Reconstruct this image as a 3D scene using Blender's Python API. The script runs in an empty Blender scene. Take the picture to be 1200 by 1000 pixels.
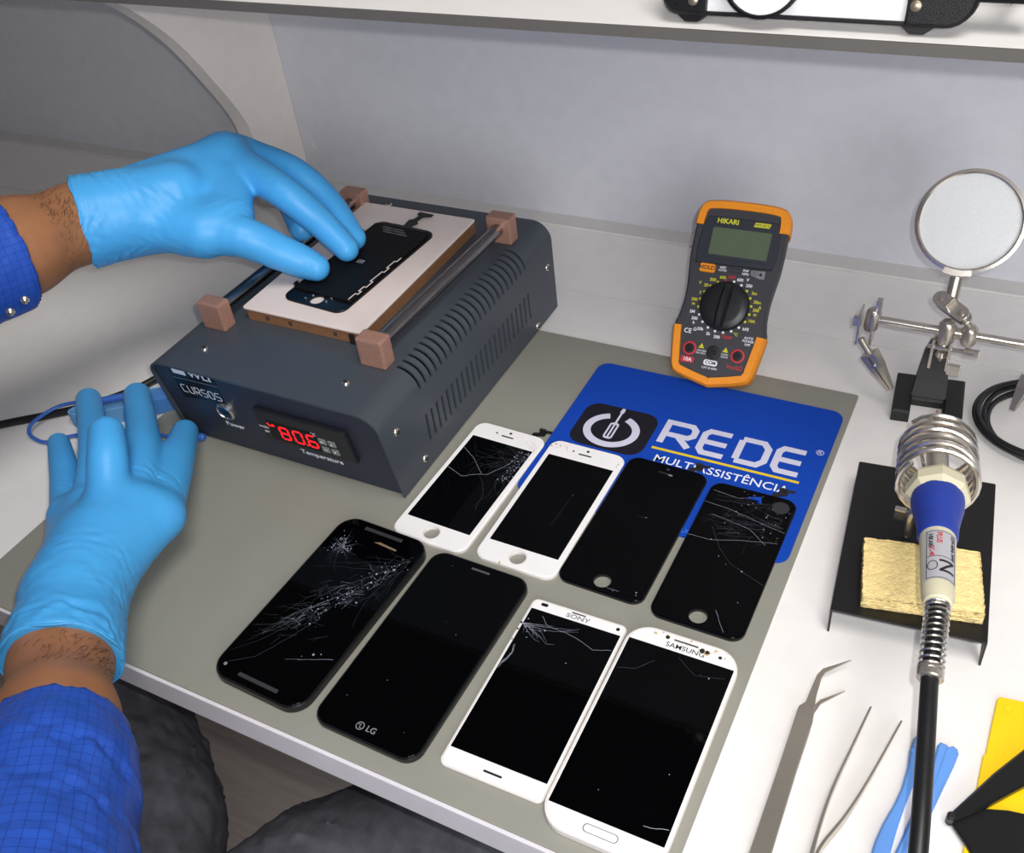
import bpy, bmesh, math, random
import numpy as np
from mathutils import Matrix, Vector
from mathutils.geometry import tessellate_polygon

# ------------------------------------------------------------------ camera, light, exposure
S = 0.001                                    # everything below is written in millimetres
scene = bpy.context.scene
COL = scene.collection
CAMZ, FPX = 478.73, 1167.24
RM = np.array([[0.88402532, -0.22234628, 0.41117072],
               [0.45474242, 0.61270347, -0.64637744],
               [-0.1082061, 0.75839079, 0.64275567]])
cam_data = bpy.data.cameras.new('camera'); cam = bpy.data.objects.new('camera', cam_data); COL.objects.link(cam)
cam_data.sensor_fit = 'HORIZONTAL'; cam_data.sensor_width = 36.0; cam_data.lens = 36.0 * FPX / 1200.0
cam_data.clip_start = 0.01; cam_data.clip_end = 50
mw = Matrix([[*RM[0], 0], [*RM[1], 0], [*RM[2], CAMZ * S], [0, 0, 0, 1]])
cam.matrix_world = mw
scene.camera = cam

world = bpy.data.worlds.new('world'); scene.world = world; world.use_nodes = True
world.node_tree.nodes['Background'].inputs[0].default_value = (0.86, 0.92, 1.0, 1)
world.node_tree.nodes['Background'].inputs[1].default_value = 0.06

def light(name, kind, loc, power, size=0.1, color=(1, 1, 1), aim=None):
    d = bpy.data.lights.new(name, kind); o = bpy.data.objects.new(name, d); COL.objects.link(o)
    o.location = [c * S for c in loc]; d.energy = power; d.color = color
    if kind == 'AREA': d.shape = 'DISK'; d.size = size
    else: d.shadow_soft_size = size
    if aim is not None:
        o.rotation_euler = (Vector(aim) - Vector(loc)).to_track_quat('-Z', 'Y').to_euler()
    return o
fl = np.array([0, 0, CAMZ]) + RM @ np.array([16, 14, 4.0])
light('phone_flash', 'POINT', fl, 6.7, 0.004, (1.0, 0.98, 0.96))
light('ceiling_lamp', 'AREA', (350, 0, 1800), 21, 0.9, (1.0, 0.96, 0.92), aim=(-150, 350, 0))
light('room_fill', 'AREA', (950, -1150, 780), 25, 1.4, (0.97, 0.98, 1.0), aim=(-200, 550, 50))  # added soft fill from behind the camera, standing in for ambient light

vs = scene.view_settings
vs.view_transform = 'Standard'; vs.look = 'None'; vs.gamma = 1.0; vs.use_curve_mapping = False; vs.exposure = 0.0

# ------------------------------------------------------------------ helpers
def at(px, py, z):                           # the point at height z seen at a pixel of the 1200x1000 frame
    d = RM @ np.array([(px - 600) / FPX, -(py - 500) / FPX, -1.0]); t = (z - CAMZ) / d[2]
    return (d[0] * t, d[1] * t, z)
def at_y(px, py, y):
    d = RM @ np.array([(px - 600) / FPX, -(py - 500) / FPX, -1.0]); t = y / d[1]
    return (d[0] * t, y, CAMZ + d[2] * t)
def lin(c):
    c = c / 255.0
    return c / 12.92 if c <= 0.04045 else ((c + 0.055) / 1.055) ** 2.4
def mat(name, rgb, rough=0.5, metal=0.0, spec=0.5, var=0.05, scale=60.0, bump=0.0, bscale=400.0, emit=0.0, trans=0.0, coat=0.0, detail=3.0):
    m = bpy.data.materials.new(name); m.use_nodes = True
    nt = m.node_tree; b = nt.nodes['Principled BSDF']
    c = [lin(v) for v in rgb]
    tc = nt.nodes.new('ShaderNodeTexCoord')
    nz = nt.nodes.new('ShaderNodeTexNoise'); nz.inputs['Scale'].default_value = scale; nz.inputs['Detail'].default_value = detail
    nt.links.new(tc.outputs['Object'], nz.inputs['Vector'])
    rp = nt.nodes.new('ShaderNodeValToRGB')
    rp.color_ramp.elements[0].position = 0.3; rp.color_ramp.elements[1].position = 0.7
    rp.color_ramp.elements[0].color = [min(1, v * (1 - var)) for v in c] + [1]
    rp.color_ramp.elements[1].color = [min(1, v * (1 + var)) for v in c] + [1]
    nt.links.new(nz.outputs['Fac'], rp.inputs['Fac']); nt.links.new(rp.outputs['Color'], b.inputs['Base Color'])
    b.inputs['Roughness'].default_value = rough; b.inputs['Metallic'].default_value = metal
    b.inputs['Specular IOR Level'].default_value = spec
    if trans: b.inputs['Transmission Weight'].default_value = trans
    if coat: b.inputs['Coat Weight'].default_value = coat; b.inputs['Coat Roughness'].default_value = 0.05
    if emit:
        b.inputs['Emission Color'].default_value = c + [1]; b.inputs['Emission Strength'].default_value = emit
    if bump:
        n2 = nt.nodes.new('ShaderNodeTexNoise'); n2.inputs['Scale'].default_value = bscale; n2.inputs['Detail'].default_value = 4
        nt.links.new(tc.outputs['Object'], n2.inputs['Vector'])
        bp = nt.nodes.new('ShaderNodeBump'); bp.inputs['Strength'].default_value = bump; bp.inputs['Distance'].default_value = 0.001
        nt.links.new(n2.outputs['Fac'], bp.inputs['Height']); nt.links.new(bp.outputs['Normal'], b.inputs['Normal'])
    return m

class MB:
    def __init__(self): self.v = []; self.f = []; self.sm = []
    def add(self, vs, fs, smooth=False):
        o = len(self.v); self.v += [tuple(map(float, p)) for p in vs]
        self.f += [[i + o for i in f] for f in fs]; self.sm += [smooth] * len(fs); return self
    def box(self, x0, x1, y0, y1, z0, z1):
        v = [(x, y, z) for z in (z0, z1) for y in (y0, y1) for x in (x0, x1)]
        return self.add(v, [(0, 2, 3, 1), (4, 5, 7, 6), (0, 1, 5, 4), (2, 6, 7, 3), (0, 4, 6, 2), (1, 3, 7, 5)])
    def bbox(self, x0, x1, y0, y1, z0, z1, b=1.0):          # box with chamfered edges
        bm = bmesh.new(); bmesh.ops.create_cube(bm, size=1)
        for p in bm.verts: p.co = ((x0 + x1) / 2 + p.co.x * (x1 - x0), (y0 + y1) / 2 + p.co.y * (y1 - y0), (z0 + z1) / 2 + p.co.z * (z1 - z0))
        bmesh.ops.bevel(bm, geom=bm.edges[:], offset=b, segments=2, profile=0.6, affect='EDGES')
        bm.verts.index_update(); self.add([p.co[:] for p in bm.verts], [[q.index for q in f.verts] for f in bm.faces]); bm.free(); return self
    def plate(self, outer, holes=(), z0=0, z1=1, bevel=0.0):     # flat plate of any outline, with real holes
        def area(p): return sum(p[i][0] * p[(i + 1) % len(p)][1] - p[(i + 1) % len(p)][0] * p[i][1] for i in range(len(p)))
        if area(outer) < 0: outer = outer[::-1]
        loops = [list(outer)] + [list(h) if area(h) < 0 else list(h)[::-1] for h in holes]
        flat = [p for l in loops for p in l]; n = len(flat)
        tris = tessellate_polygon([[Vector((p[0], p[1], 0)) for p in l] for l in loops])
        fx = []
        for t in tris:
            a, b, c = (flat[i] for i in t)
            if (b[0] - a[0]) * (c[1] - a[1]) - (b[1] - a[1]) * (c[0] - a[0]) < 0: t = t[::-1]
            fx.append(tuple(t))
        if bevel > 0:                                        # an eased top edge on the outer loop
            ins = inset(loops[0], bevel); m = len(loops[0])
            rest = flat[m:]
            V = [(p[0], p[1], z0) for p in flat] + [(p[0], p[1], z1 - bevel) for p in loops[0]] + [(p[0], p[1], z1) for p in ins] + [(p[0], p[1], z1) for p in rest]
            top = lambda i: n + m + i
            F = [tuple(top(i) for i in t) for t in fx] + [tuple(t[::-1]) for t in fx]
            for i in range(m):
                j = (i + 1) % m; F += [(i, j, n + j, n + i), (n + i, n + j, n + m + j, n + m + i)]
            k = m
            for l in loops[1:]:
                for i in range(len(l)):
                    j = (i + 1) % len(l); F.append((k + i, k + j, top(k + j), top(k + i)))
                k += len(l)
            return self.add(V, F)
        V = [(p[0], p[1], z0) for p in flat] + [(p[0], p[1], z1) for p in flat]
        F = [tuple(i + n for i in t) for t in fx] + [tuple(t[::-1]) for t in fx]; k = 0
        for l in loops:
            for i in range(len(l)):
                j = (i + 1) % len(l); F.append((k + i, k + j, n + k + j, n + k + i))
            k += len(l)
        return self.add(V, F)
    def loft(self, rings, cap=True, smooth=True, closed=True):
        n = len(rings[0]); V = [p for r in rings for p in r]; F = []
        for i in range(len(rings) - 1):
            for j in range(n if closed else n - 1):
                k = (j + 1) % n; F.append((i * n + j, i * n + k, (i + 1) * n + k, (i + 1) * n + j))
        self.add(V, F, smooth)
        if cap and closed: self.add(rings[0], [tuple(range(n))[::-1]]); self.add(rings[-1], [tuple(range(n))])
        return self
    def lathe(self, prof, n=24, M=None, smooth=True, cap=True):       # prof: (radius, height) about local z
        rings = []
        for r, h in prof:
            ring = [Vector((r * math.cos(2 * math.pi * i / n), r * math.sin(2 * math.pi * i / n), h)) for i in range(n)]
            rings.append([tuple((M @ p) if M else p) for p in ring])
        return self.loft(rings, cap, smooth)
    def tube(self, path, r, n=10, cap=True, closed=False):
        P = [Vector(p) for p in path]; R = r if isinstance(r, (list, tuple)) else [r] * len(P)
        T = []
        for i in range(len(P)):
            a = P[(i - 1) % len(P)] if (i > 0 or closed) else P[i]; b = P[(i + 1) % len(P)] if (i < len(P) - 1 or closed) else P[i]
            T.append((b - a).normalized())
        up = Vector((0, 0, 1)) if abs(T[0].z) < 0.9 else Vector((1, 0, 0)); nrm = (up - T[0] * up.dot(T[0])).normalized(); rings = []
        for i in range(len(P)):
            nrm = (nrm - T[i] * nrm.dot(T[i])).normalized(); bn = T[i].cross(nrm)
            rings.append([tuple(P[i] + (nrm * math.cos(2 * math.pi * k / n) + bn * math.sin(2 * math.pi * k / n)) * R[i]) for k in range(n)])
        if closed: rings.append(rings[0])
        return self.loft(rings, cap and not closed, True)
    def ribbon(self, path, w, z0, z1):                       # a drawn stroke: flat strip with mitred joints, in the xy plane
        P = [np.array(p[:2], float) for p in path]; W = w if isinstance(w, (list, tuple)) else [w] * len(P); L = []; R = []
        for i in range(len(P)):
            a = P[i] - P[i - 1] if i > 0 else P[i + 1] - P[i]; b = P[i + 1] - P[i] if i < len(P) - 1 else a
            a = a / (np.linalg.norm(a) + 1e-9); b = b / (np.linalg.norm(b) + 1e-9); t = a + b; t /= np.linalg.norm(t) + 1e-9
            nn = np.array([-t[1], t[0]]); k = max(0.5, abs(np.dot(nn, [-a[1], a[0]])))
            L.append(P[i] + nn * W[i] / 2 / k); R.append(P[i] - nn * W[i] / 2 / k)
        n = len(P)
        V = [(*p, z1) for p in L] + [(*p, z1) for p in R] + [(*p, z0) for p in L] + [(*p, z0) for p in R]; F = []
        for i in range(n - 1):
            F += [(n + i, n + i + 1, i + 1, i), (i, i + 1, 2 * n + i + 1, 2 * n + i), (3 * n + i, 3 * n + i + 1, n + i + 1, n + i)]
        F += [(0, 2 * n, 3 * n, n), (n - 1, 2 * n - 1, 4 * n - 1, 3 * n - 1)]
        return self.add(V, F)
    def build(self, name, m, parent=None, M=None, fix=True):
        me = bpy.data.meshes.new(name)
        V = [(M @ Vector(p)) for p in self.v] if M is not None else self.v
        me.from_pydata([(p[0] * S, p[1] * S, p[2] * S) for p in V], [], self.f); me.update()
        me.polygons.foreach_set('use_smooth', self.sm)
        if fix:
            bm = bmesh.new(); bm.from_mesh(me); bmesh.ops.recalc_face_normals(bm, faces=bm.faces); bm.to_mesh(me); bm.free()
        o = link(name, me, m, parent)
        if any(self.sm): e = o.modifiers.new('crisp_edges', 'EDGE_SPLIT'); e.split_angle = math.radians(42)
        return o
def link(name, me, m, parent=None):
    o = bpy.data.objects.new(name, me); COL.objects.link(o)
    if m is not None and not me.materials: me.materials.append(m)
    if parent is not None: o.parent = parent
    return o
def inset(loop, d):
    n = len(loop); out = []
    for i in range(n):
        p = np.array(loop[i - 1][:2], float); c = np.array(loop[i][:2], float); q = np.array(loop[(i + 1) % n][:2], float)
        a = (c - p) / (np.linalg.norm(c - p) + 1e-9); b = (q - c) / (np.linalg.norm(q - c) + 1e-9); t = a + b; t /= np.linalg.norm(t) + 1e-9
        nn = np.array([-t[1], t[0]]); k = max(0.5, abs(np.dot(nn, [-a[1], a[0]]))); out.append(tuple(c + nn * d / k))
    return out
def rrect(x0, x1, y0, y1, r, n=6):
    rs = r if isinstance(r, (list, tuple)) else [r] * 4       # br, tr, tl, bl
    out = []
    for (cx, cy, a0, rr) in ((x1 - rs[0], y0 + rs[0], -90, rs[0]), (x1 - rs[1], y1 - rs[1], 0, rs[1]), (x0 + rs[2], y1 - rs[2], 90, rs[2]), (x0 + rs[3], y0 + rs[3], 180, rs[3])):
        for k in range(n + 1):
            a = math.radians(a0 + 90 * k / n); out.append((cx + rr * math.cos(a), cy + rr * math.sin(a)))
    return out
def circ(cx, cy, r, n=24, ry=None): return [(cx + r * math.cos(2 * math.pi * i / n), cy + (ry or r) * math.sin(2 * math.pi * i / n)) for i in range(n)]
def empty(name, loc=(0, 0, 0), rz=0):
    o = bpy.data.objects.new(name, None); COL.objects.link(o); o.location = [c * S for c in loc]; o.rotation_euler = (0, 0, rz); o.empty_display_size = 0.02; return o
def tag(o, label, cat, group=None, kind=None):
    if label: o['label'] = label
    if cat: o['category'] = cat
    if group: o['group'] = group
    if kind: o['kind'] = kind
    return o
def struct(o, label=None):
    o['kind'] = 'structure'
    if label: o['label'] = label
    return o
def text(s, cap, loc, m, parent=None, M=None, name='lettering', align='CENTER', off=0.0, shear=0.0, xs=1.0, thick=0.12, rz=0.0):
    cu = bpy.data.curves.new('t', 'FONT'); cu.body = s; cu.size = cap / 0.69; cu.align_x = align; cu.align_y = 'CENTER'
    cu.offset = off; cu.shear = shear; cu.extrude = thick / 2; cu.resolution_u = 3
    ob = bpy.data.objects.new('t', cu); COL.objects.link(ob)
    bpy.context.view_layer.update()
    me = bpy.data.meshes.new_from_object(ob.evaluated_get(bpy.context.evaluated_depsgraph_get()))
    bpy.data.objects.remove(ob); bpy.data.curves.remove(cu)
    X = Matrix.Translation(Vector(loc)) @ Matrix.Rotation(rz, 4, 'Z') @ Matrix.Diagonal((xs, 1, 1, 1))
    if M is not None: X = M @ X
    me.transform(Matrix.Scale(S, 4) @ X); me.name = name; me.materials.clear()
    return link(name, me, m, parent)
def frame(o, x, y=None, z=None):              # matrix from origin and axes (mm)
    x, z = Vector(x).normalized(), (Vector(z).normalized() if z is not None else None)
    if y is None: y = z.cross(x)
    y = Vector(y).normalized()
    if z is None: z = x.cross(y)
    return Matrix(((x[0], y[0], z[0], o[0]), (x[1], y[1], z[1], o[1]), (x[2], y[2], z[2], o[2]), (0, 0, 0, 1)))
def axis_frame(o, d):
    d = Vector(d).normalized(); h = Vector((0, 0, 1)) if abs(d.z) < 0.95 else Vector((1, 0, 0)); x = h.cross(d).normalized()
    return frame(o, x, d.cross(x), d)
def spline(pts, n=8, closed=False):
    P = [np.array(p, float) for p in pts]; out = []; N = len(P)
    for i in range(N if closed else N - 1):
        p0 = P[(i - 1) % N] if (i > 0 or closed) else P[i]; p1 = P[i]; p2 = P[(i + 1) % N]; p3 = P[(i + 2) % N] if (i + 2 < N or closed) else p2
        for k in range(n):
            t = k / n; out.append(tuple(0.5 * ((2 * p1) + (-p0 + p2) * t + (2 * p0 - 5 * p1 + 4 * p2 - p3) * t * t + (-p0 + 3 * p1 - 3 * p2 + p3) * t ** 3)))
    if not closed: out.append(tuple(P[-1]))
    return out
# organic bodies: a smooth union of tapered capsules turned into one skin (surface nets)
def sdf_mesh(groups, h, k=8.0, cuts=(), disp=None, pad=6):
    prims = [p for g in groups for p in g]
    pts = np.array([q for p in prims for q in (p[0], p[1])], float); rr = max(max(p[2], p[3]) for p in prims)
    lo = pts.min(0) - rr - pad; hi = pts.max(0) + rr + pad
    N = np.ceil((hi - lo) / h).astype(int) + 1
    ax = [lo[i] + h * np.arange(N[i]) for i in range(3)]
    G = np.stack(np.meshgrid(*ax, indexing='ij'), -1).astype(np.float32)
    F = None
    def seg(a, b, ra, rb, D, kk):
        a = np.array(a, np.float32); b = np.array(b, np.float32); ab = b - a; L = max(float(ab @ ab), 1e-6); m = max(ra, rb) + 3 * h + k + 6
        i0 = np.clip(np.floor((np.minimum(a, b) - m - lo) / h).astype(int), 0, N); i1 = np.clip(np.ceil((np.maximum(a, b) + m - lo) / h).astype(int) + 1, 0, N)
        sl = tuple(slice(i0[i], i1[i]) for i in range(3)); g = G[sl]
        t = np.clip(((g - a) @ ab) / L, 0, 1); d = np.sqrt((((g - a) - t[..., None] * ab) ** 2).sum(-1)) - (ra + (rb - ra) * t); o_ = D[sl]
        if kk <= 0: D[sl] = np.minimum(o_, d)
        else: q = np.clip(0.5 + 0.5 * (o_ - d) / kk, 0, 1); D[sl] = o_ * (1 - q) + d * q - kk * q * (1 - q)
    for g in groups:
        D = np.full(tuple(N), 80.0, np.float32); hard = getattr(g, 'hard', False)
        for (a, b, ra, rb) in g: seg(a, b, ra, rb, D, 0 if hard else k)
        if F is None: F = D
        else:
            kk = 5.0; q = np.clip(0.5 + 0.5 * (F - D) / kk, 0, 1); F = F * (1 - q) + D * q - kk * q * (1 - q)
    if disp is not None: F = F + disp(G)
    for (o, n) in cuts: F = np.maximum(F, (G - np.array(o, np.float32)) @ np.array(n, np.float32))
    s = F < 0
    n0, n1, n2 = N - 1
    cnt = np.zeros((n0, n1, n2), int)
    for i in (0, 1):
        for j in (0, 1):
            for l in (0, 1): cnt += s[i:n0 + i, j:n1 + j, l:n2 + l]
    act = (cnt > 0) & (cnt < 8); idx = -np.ones(act.shape, int); cells = np.argwhere(act); idx[act] = np.arange(len(cells))
    acc = np.zeros((len(cells), 3)); c = np.zeros(len(cells)); cor = [np.array(q) for q in ((0, 0, 0), (1, 0, 0), (0, 1, 0), (1, 1, 0), (0, 0, 1), (1, 0, 1), (0, 1, 1), (1, 1, 1))]
    for (p, q) in ((0, 1), (2, 3), (4, 5), (6, 7), (0, 2), (1, 3), (4, 6), (5, 7), (0, 4), (1, 5), (2, 6), (3, 7)):
        A = cells + cor[p]; B = cells + cor[q]; fa = F[tuple(A.T)]; fb = F[tuple(B.T)]; x = (fa < 0) != (fb < 0)
        t = np.where(x, fa / np.where(x, fa - fb, 1), 0); acc += x[:, None] * (A + t[:, None] * (B - A)); c += x
    V = lo + h * acc / c[:, None]; faces = []
    for axn in range(3):
        o1, o2 = [i for i in range(3) if i != axn]
        sl0 = [slice(None)] * 3; sl1 = [slice(None)] * 3; sl0[axn] = slice(0, -1); sl1[axn] = slice(1, None)
        e = np.argwhere(s[tuple(sl0)] != s[tuple(sl1)]); e = e[(e[:, o1] > 0) & (e[:, o2] > 0) & (e[:, o1] < N[o1] - 1) & (e[:, o2] < N[o2] - 1)]
        d1 = np.zeros(3, int); d1[o1] = 1; d2 = np.zeros(3, int); d2[o2] = 1
        q = np.stack([idx[tuple((e - d1 - d2).T)], idx[tuple((e - d2).T)], idx[tuple(e.T)], idx[tuple((e - d1).T)]], 1)
        inside = s[tuple(e.T)]; flip = inside if axn != 1 else ~inside
        q[~flip] = q[~flip][:, ::-1]; faces.append(q)
    return V, np.concatenate(faces)
def organic(name, m, parent, *a, **k):
    V, Fc = sdf_mesh(*a, **k); me = bpy.data.meshes.new(name)
    me.from_pydata((V * S).tolist(), [], Fc.tolist()); me.update(); me.polygons.foreach_set('use_smooth', [True] * len(me.polygons))
    return link(name, me, m, parent)
class Chain(list): hard = True
def chain(pts, n=5):          # a bent, tapering limb: finely divided so that it bends smoothly
    q = spline([(*p[0], p[1]) for p in pts], n)
    return Chain([(np.array(q[i][:3]), np.array(q[i + 1][:3]), q[i][3], q[i + 1][3]) for i in range(len(q) - 1)])

# ------------------------------------------------------------------ materials
m_desk = mat('white_melamine', (236, 233, 230), 0.45, var=0.02, bump=0.02, bscale=900)
m_panel = mat('panel_white', (240, 233, 226), 0.5, var=0.02)
m_wall = mat('wall_paint', (211, 211, 218), 0.55, var=0.03, bump=0.03, bscale=700)
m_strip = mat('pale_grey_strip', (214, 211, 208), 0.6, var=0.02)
m_edge = mat('edge_band_white', (214, 210, 216), 0.4, var=0.02)
m_edgegrey = mat('edge_grey', (92, 89, 85), 0.5, var=0.04)
m_mat = mat('grey_mat_vinyl', (141, 140, 130), 0.55, var=0.03, scale=25, bump=0.05, bscale=1500)
m_padblue = mat('pad_blue_cloth', (12, 66, 172), 0.85, spec=0.2, var=0.06, scale=900, bump=0.15, bscale=3000)
m_padblack = mat('pad_black_print', (26, 24, 34), 0.8, spec=0.2)
m_print = mat('print_silver', (205, 205, 224), 0.75, spec=0.2, var=0.03)
m_printw = mat('print_white', (235, 236, 242), 0.7, spec=0.2, var=0.02)
m_printy = mat('print_yellow', (226, 196, 30), 0.7, spec=0.2, var=0.03)
m_black = mat('black_glass', (2, 2, 3), 0.04, spec=0.2, var=0.2)
m_blackpl = mat('black_plastic', (16, 16, 18), 0.35, var=0.1)
m_blackmat = mat('black_matte', (14, 14, 16), 0.65, var=0.1)
m_white = mat('white_gloss', (240, 238, 238), 0.18, var=0.02)
m_whitepl = mat('white_plastic', (226, 221, 216), 0.4, var=0.04)
m_crack = mat('crack_edge', (165, 172, 190), 0.3, var=0.3, scale=2500)
m_crackdim = mat('crack_edge_faint', (74, 78, 88), 0.3, var=0.3, scale=2500)
m_crackw = mat('crack_on_white', (176, 164, 150), 0.5, var=0.2, scale=2500)
m_glue = mat('glue_residue', (196, 170, 110), 0.6, var=0.2, scale=900)
m_dark = mat('dark_slot', (30, 28, 28), 0.5)
m_silver = mat('chrome_steel', (214, 208, 200), 0.24, 0.95, var=0.05)
m_steel = mat('brushed_steel', (188, 180, 168), 0.28, 0.8, var=0.04, scale=60)
m_rod = mat('dark_steel_rod', (150, 146, 146), 0.25, 1.0, var=0.06)
m_copper = mat('copper_anodised', (176, 134, 116), 0.4, 0.35, var=0.08, scale=400, bump=0.03, bscale=2500)
m_bronze = mat('bronze_plate', (160, 116, 82), 0.4, 0.4, var=0.1, scale=300)
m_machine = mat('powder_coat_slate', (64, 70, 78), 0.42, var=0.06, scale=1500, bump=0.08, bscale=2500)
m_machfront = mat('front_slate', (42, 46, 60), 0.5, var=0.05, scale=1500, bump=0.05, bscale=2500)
m_pad2 = mat('silicone_pad', (226, 212, 206), 0.5, var=0.03, scale=40)
m_ctrl = mat('controller_black', (26, 28, 34), 0.45, var=0.06)
m_led = mat('led_red', (255, 14, 30), 0.4, emit=1.6, var=0.0)
m_key = mat('key_grey', (120, 126, 118), 0.6, var=0.05)
m_glove = mat('nitrile_blue', (74, 168, 232), 0.42, spec=0.35, var=0.05, scale=25, bump=0.12, bscale=260)
m_skin = mat('skin', (160, 110, 76), 0.5, spec=0.3, var=0.12, scale=60, bump=0.12, bscale=700)
m_hair = mat('arm_hair', (38, 24, 18), 0.6)
m_jeans = mat('charcoal_denim', (80, 80, 87), 0.9, spec=0.1, var=0.22, scale=90, bump=0.3, bscale=1400)
m_orange = mat('orange_rubber', (240, 146, 22), 0.5, var=0.04, scale=500, bump=0.03, bscale=2000)
m_meter = mat('meter_charcoal', (54, 54, 60), 0.55, var=0.06, scale=900, bump=0.06, bscale=2500)
m_meter2 = mat('meter_bezel', (40, 44, 54), 0.5, var=0.06)
m_lcd = mat('lcd_green_grey', (92, 104, 82), 0.25, var=0.04)
m_knob = mat('knob_black', (28, 28, 32), 0.38, var=0.06)
m_red = mat('red_plastic', (196, 44, 58), 0.45, var=0.05)
m_redprint = mat('red_print', (190, 40, 50), 0.6)
m_yel = mat('yellow_print', (206, 204, 40), 0.6)
m_greykey = mat('grey_key', (130, 130, 134), 0.5)
m_sponge = mat('sponge_yellow', (250, 222, 156), 0.95, spec=0.05, var=0.10, scale=350, bump=0.9, bscale=700, detail=6)
m_cream = mat('cream_plastic', (206, 200, 172), 0.4, var=0.03)
m_grip = mat('blue_grip', (30, 56, 150), 0.5, var=0.06, bump=0.05, bscale=900)
m_label = mat('label_grey', (176, 176, 182), 0.4, var=0.03)
m_cord = mat('black_cord', (22, 22, 24), 0.4, var=0.1)
m_tool = mat('light_blue_plastic', (98, 150, 222), 0.45, var=0.03)
m_yellow = mat('yellow_plastic', (252, 208, 14), 0.4, var=0.03)
m_band = mat('wrist_band_cloth', (110, 166, 216), 0.85, spec=0.1, var=0.08, scale=900, bump=0.2, bscale=2500)
m_bluecord = mat('blue_cord', (56, 104, 190), 0.4, var=0.05)
m_bluepl = mat('blue_buckle', (74, 132, 204), 0.4, var=0.05)
m_iron = mat('cast_iron_black', (22, 22, 22), 0.55, var=0.15, scale=800, bump=0.3, bscale=1800)
m_standbl = mat('stand_black_paint', (18, 17, 17), 0.4, var=0.1, scale=300)
m_gold = mat('flex_gold', (150, 140, 120), 0.35, 0.7)
m_magblack = mat('speckled_black', (16, 15, 18), 0.45, spec=0.25, var=0.6, scale=1200, bump=0.25, bscale=1800)
m_navy = mat('lcd_back_black', (7, 7, 9), 0.6, spec=0.25, var=0.1)
m_navy2 = mat('lcd_frame_navy', (11, 12, 19), 0.35, spec=0.3, var=0.1)

def glass_mat(name, haze, tint=(235, 240, 240)):
    m = bpy.data.materials.new(name); m.use_nodes = True; nt = m.node_tree; nt.nodes.remove(nt.nodes['Principled BSDF']); out = nt.nodes['Material Output']
    g = nt.nodes.new('ShaderNodeBsdfGlass'); g.inputs['Roughness'].default_value = 0.0; g.inputs['IOR'].default_value = 1.45
    d = nt.nodes.new('ShaderNodeBsdfDiffuse'); d.inputs['Color'].default_value = [lin(c) for c in tint] + [1]
    t = nt.nodes.new('ShaderNodeTexNoise'); t.inputs['Scale'].default_value = 40
    mp = nt.nodes.new('ShaderNodeMapRange'); mp.inputs['To Min'].default_value = haze * 0.9; mp.inputs['To Max'].default_value = haze * 1.1
    nt.links.new(t.outputs['Fac'], mp.inputs['Value'])
    x = nt.nodes.new('ShaderNodeMixShader'); nt.links.new(mp.outputs['Result'], x.inputs['Fac']); nt.links.new(g.outputs[0], x.inputs[1]); nt.links.new(d.outputs[0], x.inputs[2])
    nt.links.new(x.outputs[0], out.inputs['Surface']); return m
m_lens = glass_mat('painted_glare_lens', 0.75, (250, 252, 252))  # diffuse white mixed into the glass paints in its flash-bright look
m_clear = glass_mat('clear_plate', 0.7, (246, 246, 248))

def wood_floor():
    m = mat('grey_wood_floor', (168, 158, 152), 0.5, var=0.12, scale=6); nt = m.node_tree
    nz = [n for n in nt.nodes if n.type == 'TEX_NOISE'][0]; tc = [n for n in nt.nodes if n.type == 'TEX_COORD'][0]
    mp = nt.nodes.new('ShaderNodeMapping'); mp.inputs['Rotation'].default_value = (0, 0, math.radians(-62)); mp.inputs['Scale'].default_value = (1.2, 22, 1)
    nt.links.new(tc.outputs['Object'], mp.inputs['Vector']); nt.links.new(mp.outputs['Vector'], nz.inputs['Vector']); return m
m_floor = wood_floor()
def coat_mat():
    m = mat('blue_esd_cloth', (40, 84, 184), 0.42, spec=0.4, var=0.12, scale=14, bump=0.25, bscale=60); nt = m.node_tree; b = nt.nodes['Principled BSDF']
    tc = [n for n in nt.nodes if n.type == 'TEX_COORD'][0]; rp = [n for n in nt.nodes if n.type == 'VALTORGB'][0]
    prev = rp.outputs['Color']
    an = nt.nodes.new('ShaderNodeAttribute'); an.attribute_name = 'cloth'
    sx = nt.nodes.new('ShaderNodeSeparateXYZ'); nt.links.new(an.outputs['Vector'], sx.inputs[0])
    for k in (0, 1):
        dv = nt.nodes.new('ShaderNodeMath'); dv.operation = 'MULTIPLY'; dv.inputs[1].default_value = 1 / 5.2; nt.links.new(sx.outputs[k], dv.inputs[0])
        fr = nt.nodes.new('ShaderNodeMath'); fr.operation = 'FRACT'; nt.links.new(dv.outputs[0], fr.inputs[0])
        r = nt.nodes.new('ShaderNodeValToRGB'); e = r.color_ramp.elements; e[0].position = 0.0; e[0].color = (0.5, 0.5, 0.6, 1); e[1].position = 0.13; e[1].color = (1, 1, 1, 1)
        nt.links.new(fr.outputs[0], r.inputs['Fac'])
        mx = nt.nodes.new('ShaderNodeMix'); mx.data_type = 'RGBA'; mx.blend_type = 'MULTIPLY'; mx.inputs[0].default_value = 1.0
        nt.links.new(prev, mx.inputs[6]); nt.links.new(r.outputs['Color'], mx.inputs[7]); prev = mx.outputs[2]
    nt.links.new(prev, b.inputs['Base Color']); return m
m_coat = coat_mat()

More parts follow.
